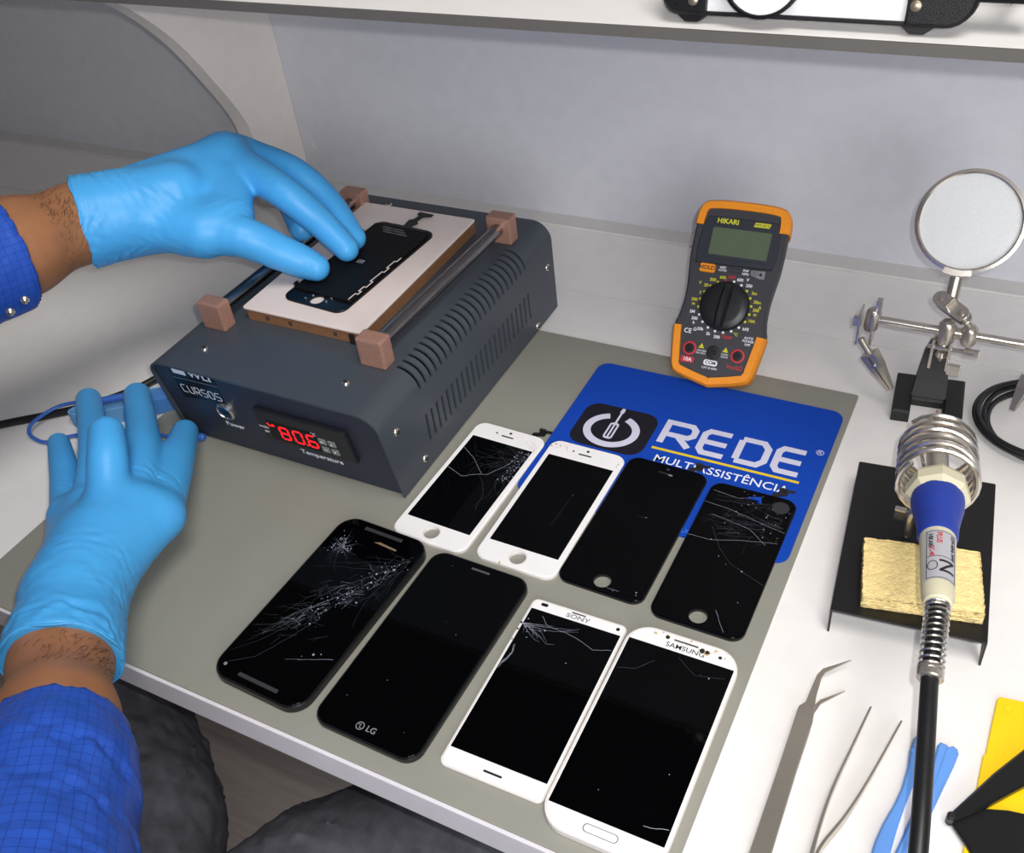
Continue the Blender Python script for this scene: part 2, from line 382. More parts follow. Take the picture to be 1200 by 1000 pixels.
# ------------------------------------------------------------------ the setting
struct(MB().box(-2200, 900, -1200, 784, -760, -740).build('floor', m_floor), 'grey wood-grain floor under the bench')
struct(MB().box(-2200, 900, 784, 804, -740, 430).build('wall_back', m_wall), 'pale grey wall panel behind the bench')
pc_ = at_y(367, 169, 783.7); wl_ = bpy.data.objects['wall_back']
MB().ribbon([(pc_[0] - 2, pc_[2] + 9), (pc_[0] + .5, pc_[2] + 2), (pc_[0] + 2.4, pc_[2] - 6), (pc_[0] - .8, pc_[2] - 3), (pc_[0] - 2, pc_[2] + 3)], .7, 0, .3).build('paint_chip', m_printw, wl_, frame((0, 783.9, 0), (1, 0, 0), (0, 0, 1)))
struct(MB().box(-1500, 520, 764, 784, 0, 2.2).build('joint_strip_1', m_strip), 'pale grey strip where bench meets wall')  # thin slab, slightly greyer than the worktop

bench = empty('workbench', (0, 198, -740))
def bpart(mb, n, m): o = mb.build(n, m, None); o.parent = bench; o.matrix_parent_inverse = Matrix.Translation(Vector((0, -0.198, 0.740))); return o
bpart(MB().box(-1500, 520, 200, 664.4, -22, 0), 'worktop', m_desk)
bpart(MB().box(-1500, 520, 665.6, 784, -22, -0.2), 'rear_board', m_desk)
bpart(MB().bbox(-1500, 520, 197, 200, -22, 0, 0.8), 'edge_band', m_edge)
bpart(MB().box(-1500, -1478, 230, 780, -740, -22), 'side_support', m_panel)
bpart(MB().box(498, 520, 230, 780, -740, -22), 'side_support', m_panel)
tag(bench, 'white laminate workbench carrying all the tools, phones and equipment', 'workbench')

# arched side panel of the hutch and its shelf
arch = [(716, 0), (717, 40), (715, 78), (708, 106), (685, 150), (658, 194), (627, 229), (597, 253), (552, 274), (504, 289), (440, 298), (380, 300)]
ao = spline([(p[0], p[1], 0) for p in arch], 5)
pan = MB(); pan.plate([(p[0], p[1]) for p in ao] + [(380, 420), (783.5, 420), (783.5, 0)], (), 0, 18)
Mp = frame((-732, 0, 0), (0, 1, 0), (0, 0, 1))
ph = empty('hutch_panel', (-723, 750, 0))
o = pan.build('arched_board', m_panel, None, Mp); o.parent = ph; o.matrix_parent_inverse = Matrix.Translation(Vector((0.723, -0.750, 0)))
tag(ph, 'white side panel with a large curved cutout behind the upper gloved hand', 'panel')
sh = empty('shelf', (0, 466, 301))
def spart(mb, n, m): o = mb.build(n, m, None); o.parent = sh; o.matrix_parent_inverse = Matrix.Translation(Vector((0, -0.466, -0.301))); return o
spart(MB().box(-713.5, 420, 467, 783.5, 301, 306.4), 'board', m_desk)
spart(MB().box(-713.5, 420, 465.6, 467, 300.8, 306.3), 'edge_strip', m_edgegrey)
spart(MB().box(-1500, -732.5, 467, 783.5, 301, 306.4), 'board', m_desk)  # unseen left run, added to shade the wall past the arch
spart(MB().box(-1500, -732.5, 465.6, 467, 300.8, 306.3), 'edge_strip', m_edgegrey)  # front edge of the added, unseen run
tag(sh, 'white shelf with grey lower edge crossing above the back wall', 'shelf')

# ------------------------------------------------------------------ mats
mo = MB().plate(rrect(-580, -80, 199, 599, 2, 3), (), 0.05, 1.6, 0.4).build('bench_mat', m_mat)
tag(mo, 'large grey-green rubber mat covering the front of the bench', 'mat')
ZM = 1.6
pad = empty('mouse_pad', (-178.5, 496.5, ZM)); PW = Matrix.Translation(Vector((178.5, -496.5, 0)))
MB().plate(rrect(-273, -84, 419.5, 574, 9), (), 0.02, 1.6, 0.4).build('cloth_pad', m_padblue, pad, PW)
MB().plate(rrect(-261, -204, 478.5, 525.5, 11), (), 1.58, 1.66).build('logo_square', m_padblack, pad, PW)
ring = [(-233.5 + 18.2 * math.cos(a), 499.5 + 15.6 * math.sin(a)) for a in [math.radians(112 + (316 * k / 40)) for k in range(41)]]
MB().ribbon(ring, 5.6, 1.62, 1.72).build('power_ring', m_print, pad, PW)
sd = MB().plate(rrect(-237, -230, 490, 508, 2.5), [rrect(-235.6, -234.2, 492, 506, 0.5, 2), rrect(-232.8, -231.4, 492, 506, 0.5, 2)], 1.62, 1.72)
sd.ribbon([(-233.5, 508), (-233.5, 519)], 1.6, 1.62, 1.72).ribbon([(-233.5, 519), (-233.5, 521), (-233.5, 525)], [1.6, 3.2, 2.4], 1.62, 1.72)
sd.build('screwdriver_mark', m_print, pad, PW)
def stroke_letter(L, x, y, w, h, sw, mb, z0, z1):
    c = 0.16
    T = {'R': [[(0, 0), (0, 1), (1 - c, 1), (1, 1 - c), (1, .58), (1 - c, .44), (.12, .44)], [(.48, .44), (1, 0)]],
         'E': [[(1, 1), (c, 1), (0, 1 - c), (0, c), (c, 0), (1, 0)], [(0, .5), (.96, .5)]],
         'D': [[(0, .07), (0, .93)], [(0, 1), (.78, 1), (1, .78), (1, .22), (.78, 0), (0, 0)]],
         'C': [[(1, 1), (c, 1), (0, 1 - c), (0, c), (c, 0), (1, 0)]],
         'U': [[(0, 1), (0, c), (c, 0), (1 - c, 0), (1, c), (1, 1)]],
         'S': [[(1, 1), (c, 1), (0, 1 - c), (0, .62), (c, .5), (1 - c, .5), (1, .38), (1, c), (1 - c, 0), (0, 0)]],
         'O': [[(c, 0), (0, c), (0, 1 - c), (c, 1), (1 - c, 1), (1, 1 - c), (1, c), (1 - c, 0), (c, 0)]]}[L]
    for k, st in enumerate(T): mb.ribbon([(x + p[0] * (w - sw) + sw / 2, y + p[1] * (h - sw) + sw / 2) for p in st], sw, z0, z1 + .02 * k)
for L, x0, x1 in (('R', -199, -173.5), ('E', -171, -148), ('D', -144.5, -120.5), ('E', -118, -96)):
    mb = MB(); stroke_letter(L, x0, 497, x1 - x0, 28, 4.8, mb, 1.62, 1.72); mb.build('letter', m_print, pad, PW)
MB().ribbon([(-199.5, 492.6), (-95.5, 492.6)], 2.2, 1.62, 1.7).build('underline', m_printy, pad, PW)
text('MULTIASSISTÊNCIA', 7.0, (-147, 482.5, 1.66), m_printw, pad, PW, xs=1.08, off=0.02)
text('®', 5.0, (-90, 526, 1.66), m_print, pad, PW)
text('MULTI', 3.6, (-150, 424, 1.66), mat('print_pale_blue', (60, 120, 220), 0.8), pad, PW)
tag(pad, 'blue cloth pad printed with REDE and a power symbol', 'mouse pad')

# ------------------------------------------------------------------ LCD separator machine
XL, XR, ZT, YB, RC = -540.0, -340.0, 84.0, 634.0, 16.0
def yf(z): return 372 + 13 * (ZT - z) / ZT
sep = empty('screen_separator', (-440, 500, ZM)); SP = Matrix.Translation(Vector((440, -500, -ZM)))
prof = [(XL, 3)] + [(XL, z) for z in (22, 46, 66)]
for k in range(1, 9): a = math.pi * (1 - k / 16); prof.append((XL + RC + RC * math.cos(a), ZT - RC + RC * math.sin(a)))
prof += [(XL + 40, ZT), (XR - 40, ZT)]
i_up0 = len(prof)
for k in range(0, 9): a = math.pi / 2 * (1 - k / 8); prof.append((XR - RC + RC * math.cos(a), ZT - RC + RC * math.sin(a)))
i_up1 = len(prof) - 1
prof += [(XR, 46), (XR, 22), (XR, 3)]
ysl = []
for k in range(23): y0 = 425 + 7.25 * k; ysl += [y0, y0 + 2.7]
ycols = [None] + ysl + [YB]
mb = MB(); n = len(prof); V = []
for yc in ycols:
    for (x, z) in prof: V.append((x, yf(z) if yc is None else yc, z))
F = []
for c in range(len(ycols) - 1):
    slot = c % 2 == 1 and c < len(ycols) - 2
    for i in range(n - 1):
        if slot and (i_up0 <= i < i_up1 or i == len(prof) - 3): continue
        F.append((c * n + i, (c + 1) * n + i, (c + 1) * n + i + 1, c * n + i + 1))
mb.add(V, F, True); cov = mb.build('cover', m_machine, sep, SP, fix=False)
sm = cov.modifiers.new('thickness', 'SOLIDIFY'); sm.thickness = 0.0016; sm.offset = -1
cov.data.update()
if cov.data.polygons[n // 2].normal.z < 0: cov.data.flip_normals()
es = cov.modifiers.new('es', 'EDGE_SPLIT'); es.split_angle = math.radians(35)
tl = math.atan2(13, ZT)
def FM(z0=0, off=0.0): return SP @ frame((0, yf(z0) + 2.5 - off, z0), (1, 0, 0), (0, -math.sin(tl), math.cos(tl)))
fz = lambda z: z / math.cos(tl)
pin = [(XL + 1.5, 3), (XR - 1.5, 3), (XR - 1.5, ZT - RC)] + [(XR - RC + (RC - 1.5) * math.cos(a), fz(ZT - RC) + (RC - 1.7) * math.sin(a)) for a in [math.pi / 2 * k / 6 for k in range(1, 7)]] + [(XL + RC + (RC - 1.5) * math.cos(a), fz(ZT - RC) + (RC - 1.7) * math.sin(a)) for a in [math.pi / 2 + math.pi / 2 * k / 6 for k in range(6)]] + [(XL + 1.5, ZT - RC)]
FF = FM()
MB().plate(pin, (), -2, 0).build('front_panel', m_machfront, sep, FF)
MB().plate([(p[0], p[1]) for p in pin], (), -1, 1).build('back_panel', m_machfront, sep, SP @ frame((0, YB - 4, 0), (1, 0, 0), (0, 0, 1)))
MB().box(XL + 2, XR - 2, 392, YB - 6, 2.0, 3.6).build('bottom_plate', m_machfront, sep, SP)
for fx, fy in ((-525, 405), (-355, 405), (-525, 615), (-355, 615)): MB().lathe([(7, ZM), (7, 3)], 14, Matrix.Translation(Vector((fx, fy, 0)))).build('rubber_foot', m_blackmat, sep, SP)
# sticker, button, controller on the front
st = MB().plate([(-522, 49), (-480, 54), (-478, 79), (-521, 79)], (), 0.02, 0.25).build('sticker', m_blackpl, sep, FF)
MB().ribbon([(-521.5, 70.3), (-478.5, 72)], 0.5, 0.25, 0.3).build('sticker_line', m_greykey, st)
st.children[0].data.transform(Matrix.Scale(S, 4) @ FF @ Matrix.Scale(1 / S, 4))
mb = MB()
for k, L in enumerate('CURSOS'): stroke_letter(L, -518.8 + 6.5 * k, 55.5, 5.0, 8.4, 0.6, mb, 0.25, 0.34)
mb.build('lettering', m_printw, st, FF)
text('WLI', 6.5, (-492, 78.6, 0.3), m_printw, st, FF, off=0.1, xs=1.3)
MB().plate(rrect(-518, -505.5, 75.6, 80, 0.6), (), 0.25, 0.35).build('mark', m_printw, st, FF)
bt = MB().lathe([(8, 0), (8, 2), (6.6, 3.2), (6.2, 2.6), (6.2, 1.6)], 28, FF @ Matrix.Translation(Vector((-483, 45.8, 0)))).build('power_button', m_silver, sep)
MB().lathe([(6.2, 1.4), (6.0, 2.4), (0.1, 2.6)], 24, FF @ Matrix.Translation(Vector((-483, 45.8, 0)))).build('button_cap', mat('blue_chrome', (52, 92, 130), 0.2, 0.8), bt)
text('Power', 4.6, (-483, 29.2, 0.12), m_printw, sep, FF, off=0.03)
ct = MB().bbox(-449, -370, 30, 63, 0, 4.0, 1.0).build('temperature_controller', m_ctrl, sep, FF)
MB().plate(rrect(-441.5, -399, 33.5, 53, 0.6), (), 4.0, 4.25).build('display_window', m_black, ct, FF)
def seg7(mb, x, y, w, h, segs, t=1.5, sh=0.06):
    P = {'a': ((0, h), (w, h)), 'b': ((w, h), (w, h / 2)), 'c': ((w, h / 2), (w, 0)), 'd': ((0, 0), (w, 0)), 'e': ((0, h / 2), (0, 0)), 'f': ((0, h), (0, h / 2)), 'g': ((0, h / 2), (w, h / 2))}
    for s in segs:
        a, b = [np.array(q, float) for q in P[s]]; d = (b - a) / np.linalg.norm(b - a); a = a + d * 0.55; b = b - d * 0.55
        pts = [a, a + d * 0.6, b - d * 0.6, b]; mb.ribbon([(x + p[0] + p[1] * sh, y + p[1]) for p in pts], [0.7, t, t, 0.7], 4.25, 4.4)
for x, sg in ((-431.5, 'abcdefg'), (-419.5, 'abcdef'), (-407.6, 'acdefg')):
    mb = MB(); seg7(mb, x, 37.2, 7.4, 12.6, sg); mb.build('led_digit', m_led, ct, FF)
MB().plate(circ(-409.6, 37.4, 0.9, 10), (), 4.25, 4.4).build('led_point', m_led, ct, FF)
MB().ribbon([(-440.5, 51), (-439, 48.3), (-438, 48.3)], 1.1, 4.25, 4.4).build('led_mark', m_led, ct, FF)
MB().plate(circ(-435.8, 49.6, 1.3, 10), (), 4.25, 4.4).build('led_mark', m_led, ct, FF)
text('WORK', 2.0, (-445.6, 44.6, 4.1), m_printw, ct, FF); text('SET', 2.0, (-444.8, 40.0, 4.1), m_printw, ct, FF); text('°C', 2.6, (-399.4, 52.5, 4.3), m_printw, ct, FF)
for (kx, kz, s) in ((-393.4, 47, 'SET'), (-385.4, 47, '▲'), (-393.4, 38.6, 'FN'), (-385.4, 38.6, '▼')):
    kb = MB().bbox(kx - 3, kx + 3, kz - 2.8, kz + 2.8, 3.8, 5, 0.5).build('key', m_key, ct, FF)
    if len(s) > 1: text(s, 1.6, (kx, kz, 5.02), m_printw, ct, FF)
    else:
        q = 1 if s == '▲' else -1; MB().plate([(kx - 1.2, kz - 0.9 * q), (kx + 1.2, kz - 0.9 * q), (kx, kz + 1.1 * q)], (), 5.0, 5.08).build('arrow', m_printw, ct, FF)
text('Temperature', 4.6, (-407, 20.6, 0.12), m_printw, sep, FF, off=0.03, xs=1.05)
def screw(p, nrm, r=3.2, parent=None, PM=None):
    A = axis_frame(p, nrm); A = (PM @ A) if PM is not None else A
    o = MB().lathe([(r, -0.4), (r, 0.6), (r * 0.75, 1.5), (0.1, 1.9)], 14, A).build('screw', m_silver, parent)
    MB().box(-r * .6, r * .6, -.4, .4, 1.5, 2.0).box(-.4, .4, -r * .6, r * .6, 1.5, 2.0).build('cross_slot', m_dark, o, A); return o
for p in ((-503, 397, ZT), (-379, 398, ZT), (-488, 622, ZT)): screw(p, (0, 0, 1), 3.0, sep, SP)
for p in ((XR, 391.5, 58), (XR, 415, 14), (XR, 622, 49), (XR, 596, 8)): screw(p, (1, 0, 0), 3.2, sep, SP)
# copper posts, rails, heating plate and pad
def post(x0, x1, y0, y1): MB().bbox(x0, x1, y0, y1, ZT, 106.5, 1.6).build('rail_post', m_copper, sep, SP)
post(-522, -501, 419, 431.5); post(-381, -360, 419, 431.5); post(-517, -496, 596, 608); post(-374, -353, 592, 604)
MB().tube([(-511.5, 431, 96.5), (-507, 597, 96.5)], 5.0, 16).build('rail', m_rod, sep, SP)
MB().tube([(-370.5, 431, 96.5), (-364, 593, 96.5)], 5.0, 16).build('rail', m_rod, sep, SP)
MB().bbox(-495, -391, 439, 602, ZT, 94, 0.6).build('heating_plate', m_bronze, sep, SP)
for hx in (-476, -455, -415): MB().lathe([(1.6, 0), (1.6, 0.6), (1.0, 0.6), (1.0, 0.1)], 12, SP @ axis_frame((hx, 439.2, 89), (0, -1, 0))).build('vacuum_nozzle', m_dark, sep)
MB().box(-402, -398, 437.5, 439, 84, 92).build('nozzle_notch', m_dark, sep, SP)
MB().plate(rrect(-497, -390.5, 438, 603, 1.5), (), 94, 95.8, 0.4).build('silicone_pad', m_pad2, sep, SP)
tag(sep, 'slate grey heated separator machine with copper posts and red temperature readout', 'machine')
ZP = 95.8

# ------------------------------------------------------------------ broken phones and screens
rng = random.Random(7)
def cracks(parent, z, m, seeds, w=0.22, name='crack'):
    mb = MB()
    def walk(x, y, a, L, w, lvl, box):
        pts = [(x, y)]; l = 0
        while l < L:
            st = rng.uniform(1.2, 3.2); a += rng.gauss(0, 0.07); x += st * math.cos(a); y += st * math.sin(a); l += st
            if not (box[0] < x < box[1] and box[2] < y < box[3]): break
            pts.append((x, y))
            if lvl > 0 and rng.random() < 0.20: walk(x, y, a + rng.choice((-1, 1)) * rng.uniform(.3, 1.0), L * rng.uniform(.2, .45), w * .7, lvl - 1, box)
        if len(pts) > 1: mb.ribbon(pts, [.75 * w * (1 - 0.6 * i / (len(pts) - 1)) for i in range(len(pts))], z, z + 0.02)
    for (x, y, a, L, wd, lvl, box) in seeds: walk(x, y, math.radians(a), L, wd, lvl, box)
    if mb.v: o = mb.build(name, m, parent); o['kind'] = 'stuff'; return o
def crack_path(parent, z, m, pts, w=0.25):
    P = [tuple(np.array(pts[i]) + (np.array(pts[i + 1]) - np.array(pts[i])) * k / 4) for i in range(len(pts) - 1) for k in range(4)] + [tuple(pts[-1])]; q = [(p[0] + rng.uniform(-.25, .25), p[1] + rng.uniform(-.25, .25)) for p in P]
    return MB().ribbon(q, w * .62, z, z + 0.02).build('crack', m, parent)
def chips(parent, z, m, spots, name='chip'):
    mb = MB()
    for (x, y, r) in spots:
        k = rng.randint(4, 6); mb.plate([(x + r * rng.uniform(.4, 1.1) * math.cos(2 * math.pi * i / k), y + r * rng.uniform(.4, 1.1) * math.sin(2 * math.pi * i / k)) for i in range(k)], (), z, z + 0.03)
    o = mb.build(name, m, parent); o['kind'] = 'stuff'
def flex(parent, x, y, z, m=m_blackpl, s=1):
    f = MB().plate([(x - 2.5, y - 2), (x + 2.5, y - 2), (x + 2.5, y + 3), (x + 7 * s, y + 4.5), (x + 7 * s, y + 8), (x + 11 * s, y + 8.6), (x + 11 * s, y + 11), (x + 1.5 * s, y + 10.2), (x + 1.5 * s, y + 6.5), (x - 2.5, y + 5)], (), z - .15, z + .15).build('flex_cable', m, parent)
    MB().box(x + 3 * s - 2.4, x + 3 * s + 2.4, y + 8.2, y + 10.6, z + .15, z + 1.0).build('connector', m_dark, f)

def small_phone(label, cx, cy, ang, white, z=ZM):
    W, H, T = 57.6, 121.6, 2.9
    t = empty('phone_screen', (cx, cy, z), ang); tag(t, label, 'phone screen', 'broken phone screens lined up on the mat')
    mf, mg = (m_whitepl, m_white) if white else (m_blackpl, m_black)
    hole = circ(0, -52.2, 5.5, 28)
    MB().plate(rrect(-W / 2, W / 2, -H / 2, H / 2, 8), [circ(0, -52.2, 5.6, 28)], 0.0, T - 1.0).build('frame', mf, t)
    g = MB().plate(rrect(-W / 2 + .4, W / 2 - .4, -H / 2 + .4, H / 2 - .4, 7.8), [hole], T - 1.0, T, 0.35).build('front_glass', mg, t)
    if white:
        MB().plate(rrect(-24.9, 24.9, -44.3, 44.3, 0.2, 1), (), T, T + .03).build('display', m_black, t)
        MB().ribbon([(6.6 * math.cos(a) * .93, -52.2 + 6.6 * math.sin(a) * .93) for a in [2 * math.pi * k / 28 for k in range(29)]], 0.7, T, T + .03).build('button_ring', m_whitepl, t)
    MB().plate(rrect(-5, 5, 51, 52.3, .6), (), T, T + .04).build('earpiece', m_dark if white else m_ctrl, t)
    MB().plate(circ(0.5, 56, 1.1, 14), (), T, T + .04).build('camera_dot', m_blackpl if white else mat('camera_violet', (52, 48, 92), 0.2), t)
    if white: MB().plate(circ(-9.5, 53, .8, 10), (), T, T + .04).build('sensor_dot', m_blackpl, t)
    return t, T
BX = (-24.7, 24.7, -44, 44)
t, T = small_phone('white phone screen with shattered upper right corner, nearest the separator machine', -302.7, 413.4, -0.032, True)
cracks(t, T + .03, m_crackdim, [(24, 36, a, L, .2, 1, BX) for a, L in ((150, 38), (165, 48), (180, 32), (200, 40), (215, 36), (230, 26), (240, 48), (250, 28), (258, 40), (135, 10))] + [(20, 24, a, 18, .2, 1, BX) for a in (100, 150, 200, 250)])
crack_path(t, T + .03, m_crack, [(-24.7, 8), (-10, 3), (0, 9), (6, 11), (14, 24), (17, 32)], .3); crack_path(t, T + .03, m_crack, [(-24, 30), (-12, 23), (2, 10.5)], .26); crack_path(t, T + .03, m_crackdim, [(0, 10), (8, 2), (14, -8), (16, -22)], .22)
chips(t, T + .03, m_crack, [(rng.uniform(15, 24.5), rng.uniform(8, 43), rng.uniform(.25, .7)) for _ in range(55)])
cracks(t, T + .005, m_crackw, [(26, 44, a, 14, .2, 1, (8, 28, 45, 60)) for a in (95, 110, 125, 140, 160)], name='bezel_crack'); flex(t, 17, 60, 1.2)
t, T = small_phone('white phone screen with clean black display and chipped upper left corner', -240.0, 414.8, -0.008, True)
chips(t, T + .005, m_glue, [(-24.5, 56, 1.4), (-21, 55, 1.0), (-27, 53, 1.0), (-9, -60.4, 1.2)], 'residue'); chips(t, T + .005, m_dark, [(-15.5, 54.5, .7), (-14.2, 52, .5), (25.3, 49, .6), (25.6, 51.5, .6)], 'pit')
crack_path(t, T + .005, m_crackw, [(-28, 52), (-22, 53), (-16, 57), (-15, 60)], .25); crack_path(t, T + .03, m_crackdim, [(9, 9), (8, -6), (7, -18)], .12); chips(t, T + .03, m_crack, [(9, 12, .45)])
t, T = small_phone('black phone screen with intact glass, between the white ones and a cracked black one', -181.6, 417.4, -0.02, False)
flex(t, 15, 59.5, 1.6, m_ctrl); chips(t, T, m_crack, [(9, -57, .5), (3, -56, .3), (23, -53, .7), (23.6, -55, .5), (4, 8, .4)]); crack_path(t, T, m_crack, [(1, -56), (7, -56.4), (13, -56)], .18); crack_path(t, T, m_crackdim, [(-1, 7), (3, 7.4), (6, 8)], .25)
MB().plate(rrect(2.5, 5.5, 50.4, 51.6, .5), (), T, T + .05).build('earpiece_mesh', m_greykey, t)
t, T = small_phone('black phone screen with cracked glass across its top, furthest right on the blue pad', -119.4, 413.4, -0.005, False)
B4 = (-28, 28, -60, 60)
for pts in ([(-28, 8), (-14, 8), (0, 13), (14, 17), (26, 20)], [(-22, 44), (0, 47), (12, 52), (28, 48)], [(-28, 40), (-8, 38), (10, 34), (28, 30)], [(-16, 20), (-6, 4), (4, -6), (13, -10), (28, -16)], [(-20, 30), (6, 26), (20, 16)], [(8, -44), (17, -58)], [(-26, 52), (-8, 50), (6, 56)]): crack_path(t, T, m_crack if rng.random() < .5 else m_crackdim, pts, .22)
cracks(t, T, m_crackdim, [(rng.uniform(-14, 26), rng.uniform(14, 56), rng.choice((170, 185, 200, 350, 250)) + rng.gauss(0, 12), rng.uniform(5, 16), .16, 1, B4) for _ in range(46)] + [(26, 34, a, 30, .18, 1, B4) for a in (165, 180, 195)])
chips(t, T, m_crack, [(rng.uniform(-10, 26), rng.uniform(18, 58), rng.uniform(.2, .55)) for _ in range(40)] + [(-13, 9, .5), (-4, -3, .5), (2, -8, .4), (13, -10, .7), (18, -34, .4), (10, -47, .4)])
MB().plate([(-4, 52.5), (5, 56.5), (7, 50), (2, 51)], (), T - .05, T + .04).build('broken_gap', m_padblue, t); MB().plate(circ(19.5, 51, 5.5, 18), (), T, T + .03).build('exposed_board', mat('exposed_grey', (42, 42, 48), .5), t); flex(t, 13, 59.5, 1.6, m_ctrl)

def big_phone(name, label, cx, cy, ang, W, H, T, r, mf, mg, z=ZM):
    t = empty(name, (cx, cy, z), ang); tag(t, label, 'phone', 'broken phones lined up along the bench edge')
    f = MB(); A = rrect(-W / 2, W / 2, -H / 2, H / 2, r, 8); B = rrect(-W / 2 + .9, W / 2 - .9, -H / 2 + .9, H / 2 - .9, r - .8, 8); Cc = rrect(-W / 2 + .35, W / 2 - .35, -H / 2 + .35, H / 2 - .35, r - .3, 8)
    f.loft([[(*p, 0) for p in B], [(*p, .9) for p in A], [(*p, T - 1.1) for p in A], [(*p, T - .4) for p in Cc]], True, False); f.build('frame', mf, t)
    MB().plate(rrect(-W / 2 + 1.1, W / 2 - 1.1, -H / 2 + 1.1, H / 2 - 1.1, r - 1, 8), (), T - .5, T, .3).build('front_glass', mg, t)
    return t
t = big_phone('smartphone', 'black smartphone with badly shattered screen and two speaker grilles', -334.0, 280.6, -0.040, 70.0, 141.0, 6.5, 13, m_blackpl, m_black); T = 6.5
for y in (64.3, -64.2): MB().bbox(-15, 15, y - 1.3, y + 1.3, T - .2, T + .5, .4).build('speaker_grille', mat('grille_grey', (82, 80, 84), .35, .6), t)
MB().plate([(-2, 56), (16, 55), (16, 56.4), (2, 57.6)], (), T, T + .03).build('glass_sliver', mat('sliver_tan', (128, 108, 84), .35), t); MB().plate(circ(-27.5, -62, 1.2, 14), (), T, T + .05).build('sensor_dot', m_greykey, t)
B5 = (-32, 32, -68, 67)
def band(n, sd, La, Lb): return [(26 - 36 * u + rng.gauss(0, sd), 50 - 74 * u + rng.gauss(0, sd), rng.choice((233, 225, 245, 210, 330, 150, 60)) + rng.gauss(0, 16), rng.uniform(La, Lb)) for u in [rng.random() ** .8 for _ in range(n)]]
cracks(t, T, m_crackdim, [(x, y, a, L, .15, 1, B5) for x, y, a, L in band(80, 6.5, 4, 15)] + [(30, 52, a, L, .15, 0, B5) for a, L in ((200, 30), (212, 55), (226, 62), (236, 84), (247, 60), (262, 36), (172, 24))] + [(-20, 44, rng.uniform(0, 360), rng.uniform(5, 17), .16, 1, B5) for _ in range(26)] + [(-4, -14, a, L, .15, 0, B5) for a, L in ((222, 40), (230, 50), (238, 34), (214, 30))])
cracks(t, T, m_crack, [(x, y, a, L * .7, .15, 0, B5) for x, y, a, L in band(34, 5, 4, 13)] + [(8, 14, 231, 40, .14, 0, B5), (2, 2, 226, 44, .13, 0, B5), (31, -32, 200, 20, .22, 0, B5), (14, -40, 190, 9, .15, 0, B5)] + [(-20, 44, rng.uniform(0, 360), rng.uniform(3, 8), .18, 0, B5) for _ in range(14)])
chips(t, T, m_crack, [(x + rng.gauss(0, 4.5), y + rng.gauss(0, 3.5), rng.uniform(.15, .5) if k % 9 else rng.uniform(.6, 1.0)) for k in range(115) for (x, y) in [(26 - 34 * k / 115, 48 - 66 * k / 115)]] + [(rng.gauss(-20, 4.5), rng.gauss(45, 4), rng.uniform(.15, .6)) for _ in range(60)] + [(18, -34, 1.0), (22, -32, .6), (12, -38, .4)])
crack_path(t, T, m_crackdim, [(-27, -60), (-14, -50), (-4, -30), (4, -12)], .2)
t = big_phone('smartphone', 'black smartphone with smooth unbroken screen and a small maker mark below', -258.4, 278.6, -0.020, 70.4, 138.4, 5.0, 10, m_blackpl, m_black); T = 5.0
MB().bbox(-5.5, 7.5, 62.6, 64.2, T - .2, T + .25, .3).build('earpiece', mat('grille_silver', (140, 138, 140), .3, .8), t)
lg = MB().plate(circ(-5.2, -61.5, 2.6, 24), [circ(-5.2, -61.5, 2.1, 24)], T, T + .05); lg.ribbon([(-5.2, -60), (-5.2, -62.6), (-3.9, -62.6)], .4, T, T + .05).ribbon([(-3.4, -61.4), (-2.8, -61.4)], .4, T, T + .05)
lg.plate(circ(-6.2, -60.7, .4, 8), (), T, T + .05); lg.build('logo_disc', m_greykey, t); text('LG', 3.6, (2.2, -61.5, T + .03), m_greykey, t, off=.05)
chips(t, T, m_crack, [(12, 14, .3), (-8, -30, .35), (-18, 60, .35), (20, -55, .3), (-24, -48, .25), (2, 20, .2)], 'dust_speck')
t = big_phone('smartphone', 'white smartphone with thin bezel and glass broken at upper left edge', -184.4, 277.4, 0.012, 61.8, 121.4, 3.0, 4.2, m_whitepl, m_white); T = 3.0
MB().plate(rrect(-28.9, 28.9, -49.6, 52.4, .3, 1), (), T, T + .03).build('display', m_black, t)
MB().plate(rrect(-4.6, 4.6, 57.6, 58.5, .4), (), T, T + .05).build('earpiece', m_dark, t); MB().plate(rrect(-5.5, 5.5, -56.2, -54.9, .5), (), T, T + .05).build('microphone_slot', m_dark, t)
MB().plate(rrect(-24.6, -20, 56, 58.3, 1), (), T, T + .05).build('sensor_window', m_blackpl, t); MB().plate(circ(25.8, 56.3, 1.2, 14), (), T, T + .05).build('camera_dot', m_ctrl, t)
text('SONY', 2.9, (0.5, 55.2, T + .03), m_greykey, t, off=.08, xs=1.35)
BS = (-28.7, 28.7, -49, 52)
cracks(t, T + .03, m_crack, [(-29, 40, a, L, .22, 1, BS) for a, L in ((-2, 24), (8, 30), (-12, 20), (15, 18), (-22, 16), (22, 14), (-40, 12))])
crack_path(t, T + .03, m_crack, [(-20, 49), (-14, 43), (-2, 43), (10, 40), (18, 37), (28, 41)], .22); chips(t, T + .03, m_crack, [(-24, 35, .5), (-17, 38, .5), (-14, 39.5, .8), (-22, 31, .5), (-27, 44, .6), (7, 23, .4), (-26, 38, .7)])
for k in range(5): crack_path(t, T + .03, m_crack, [(-28.6, 9 - k), (-26.5 + .2 * k, 14), (-25.6 + .2 * k, 19), (-27 + .2 * k, 23 + .3 * k)], .16)
chips(t, T + .01, m_ctrl, [(-29.8, 40, 1.1), (-29.9, 35, .9), (-29.6, 27, .6)], 'edge_chip')
t = big_phone('smartphone', 'white smartphone with rounded ends, oval button and cracked yellowed top', -118.9, 274.8, 0.006, 66.6, 135.0, 5.6, 15, m_whitepl, m_white); T = 5.6
MB().plate(rrect(-31.1, 31.1, -55.4, 55.2, .3, 1), (), T, T + .03).build('display', m_black, t)
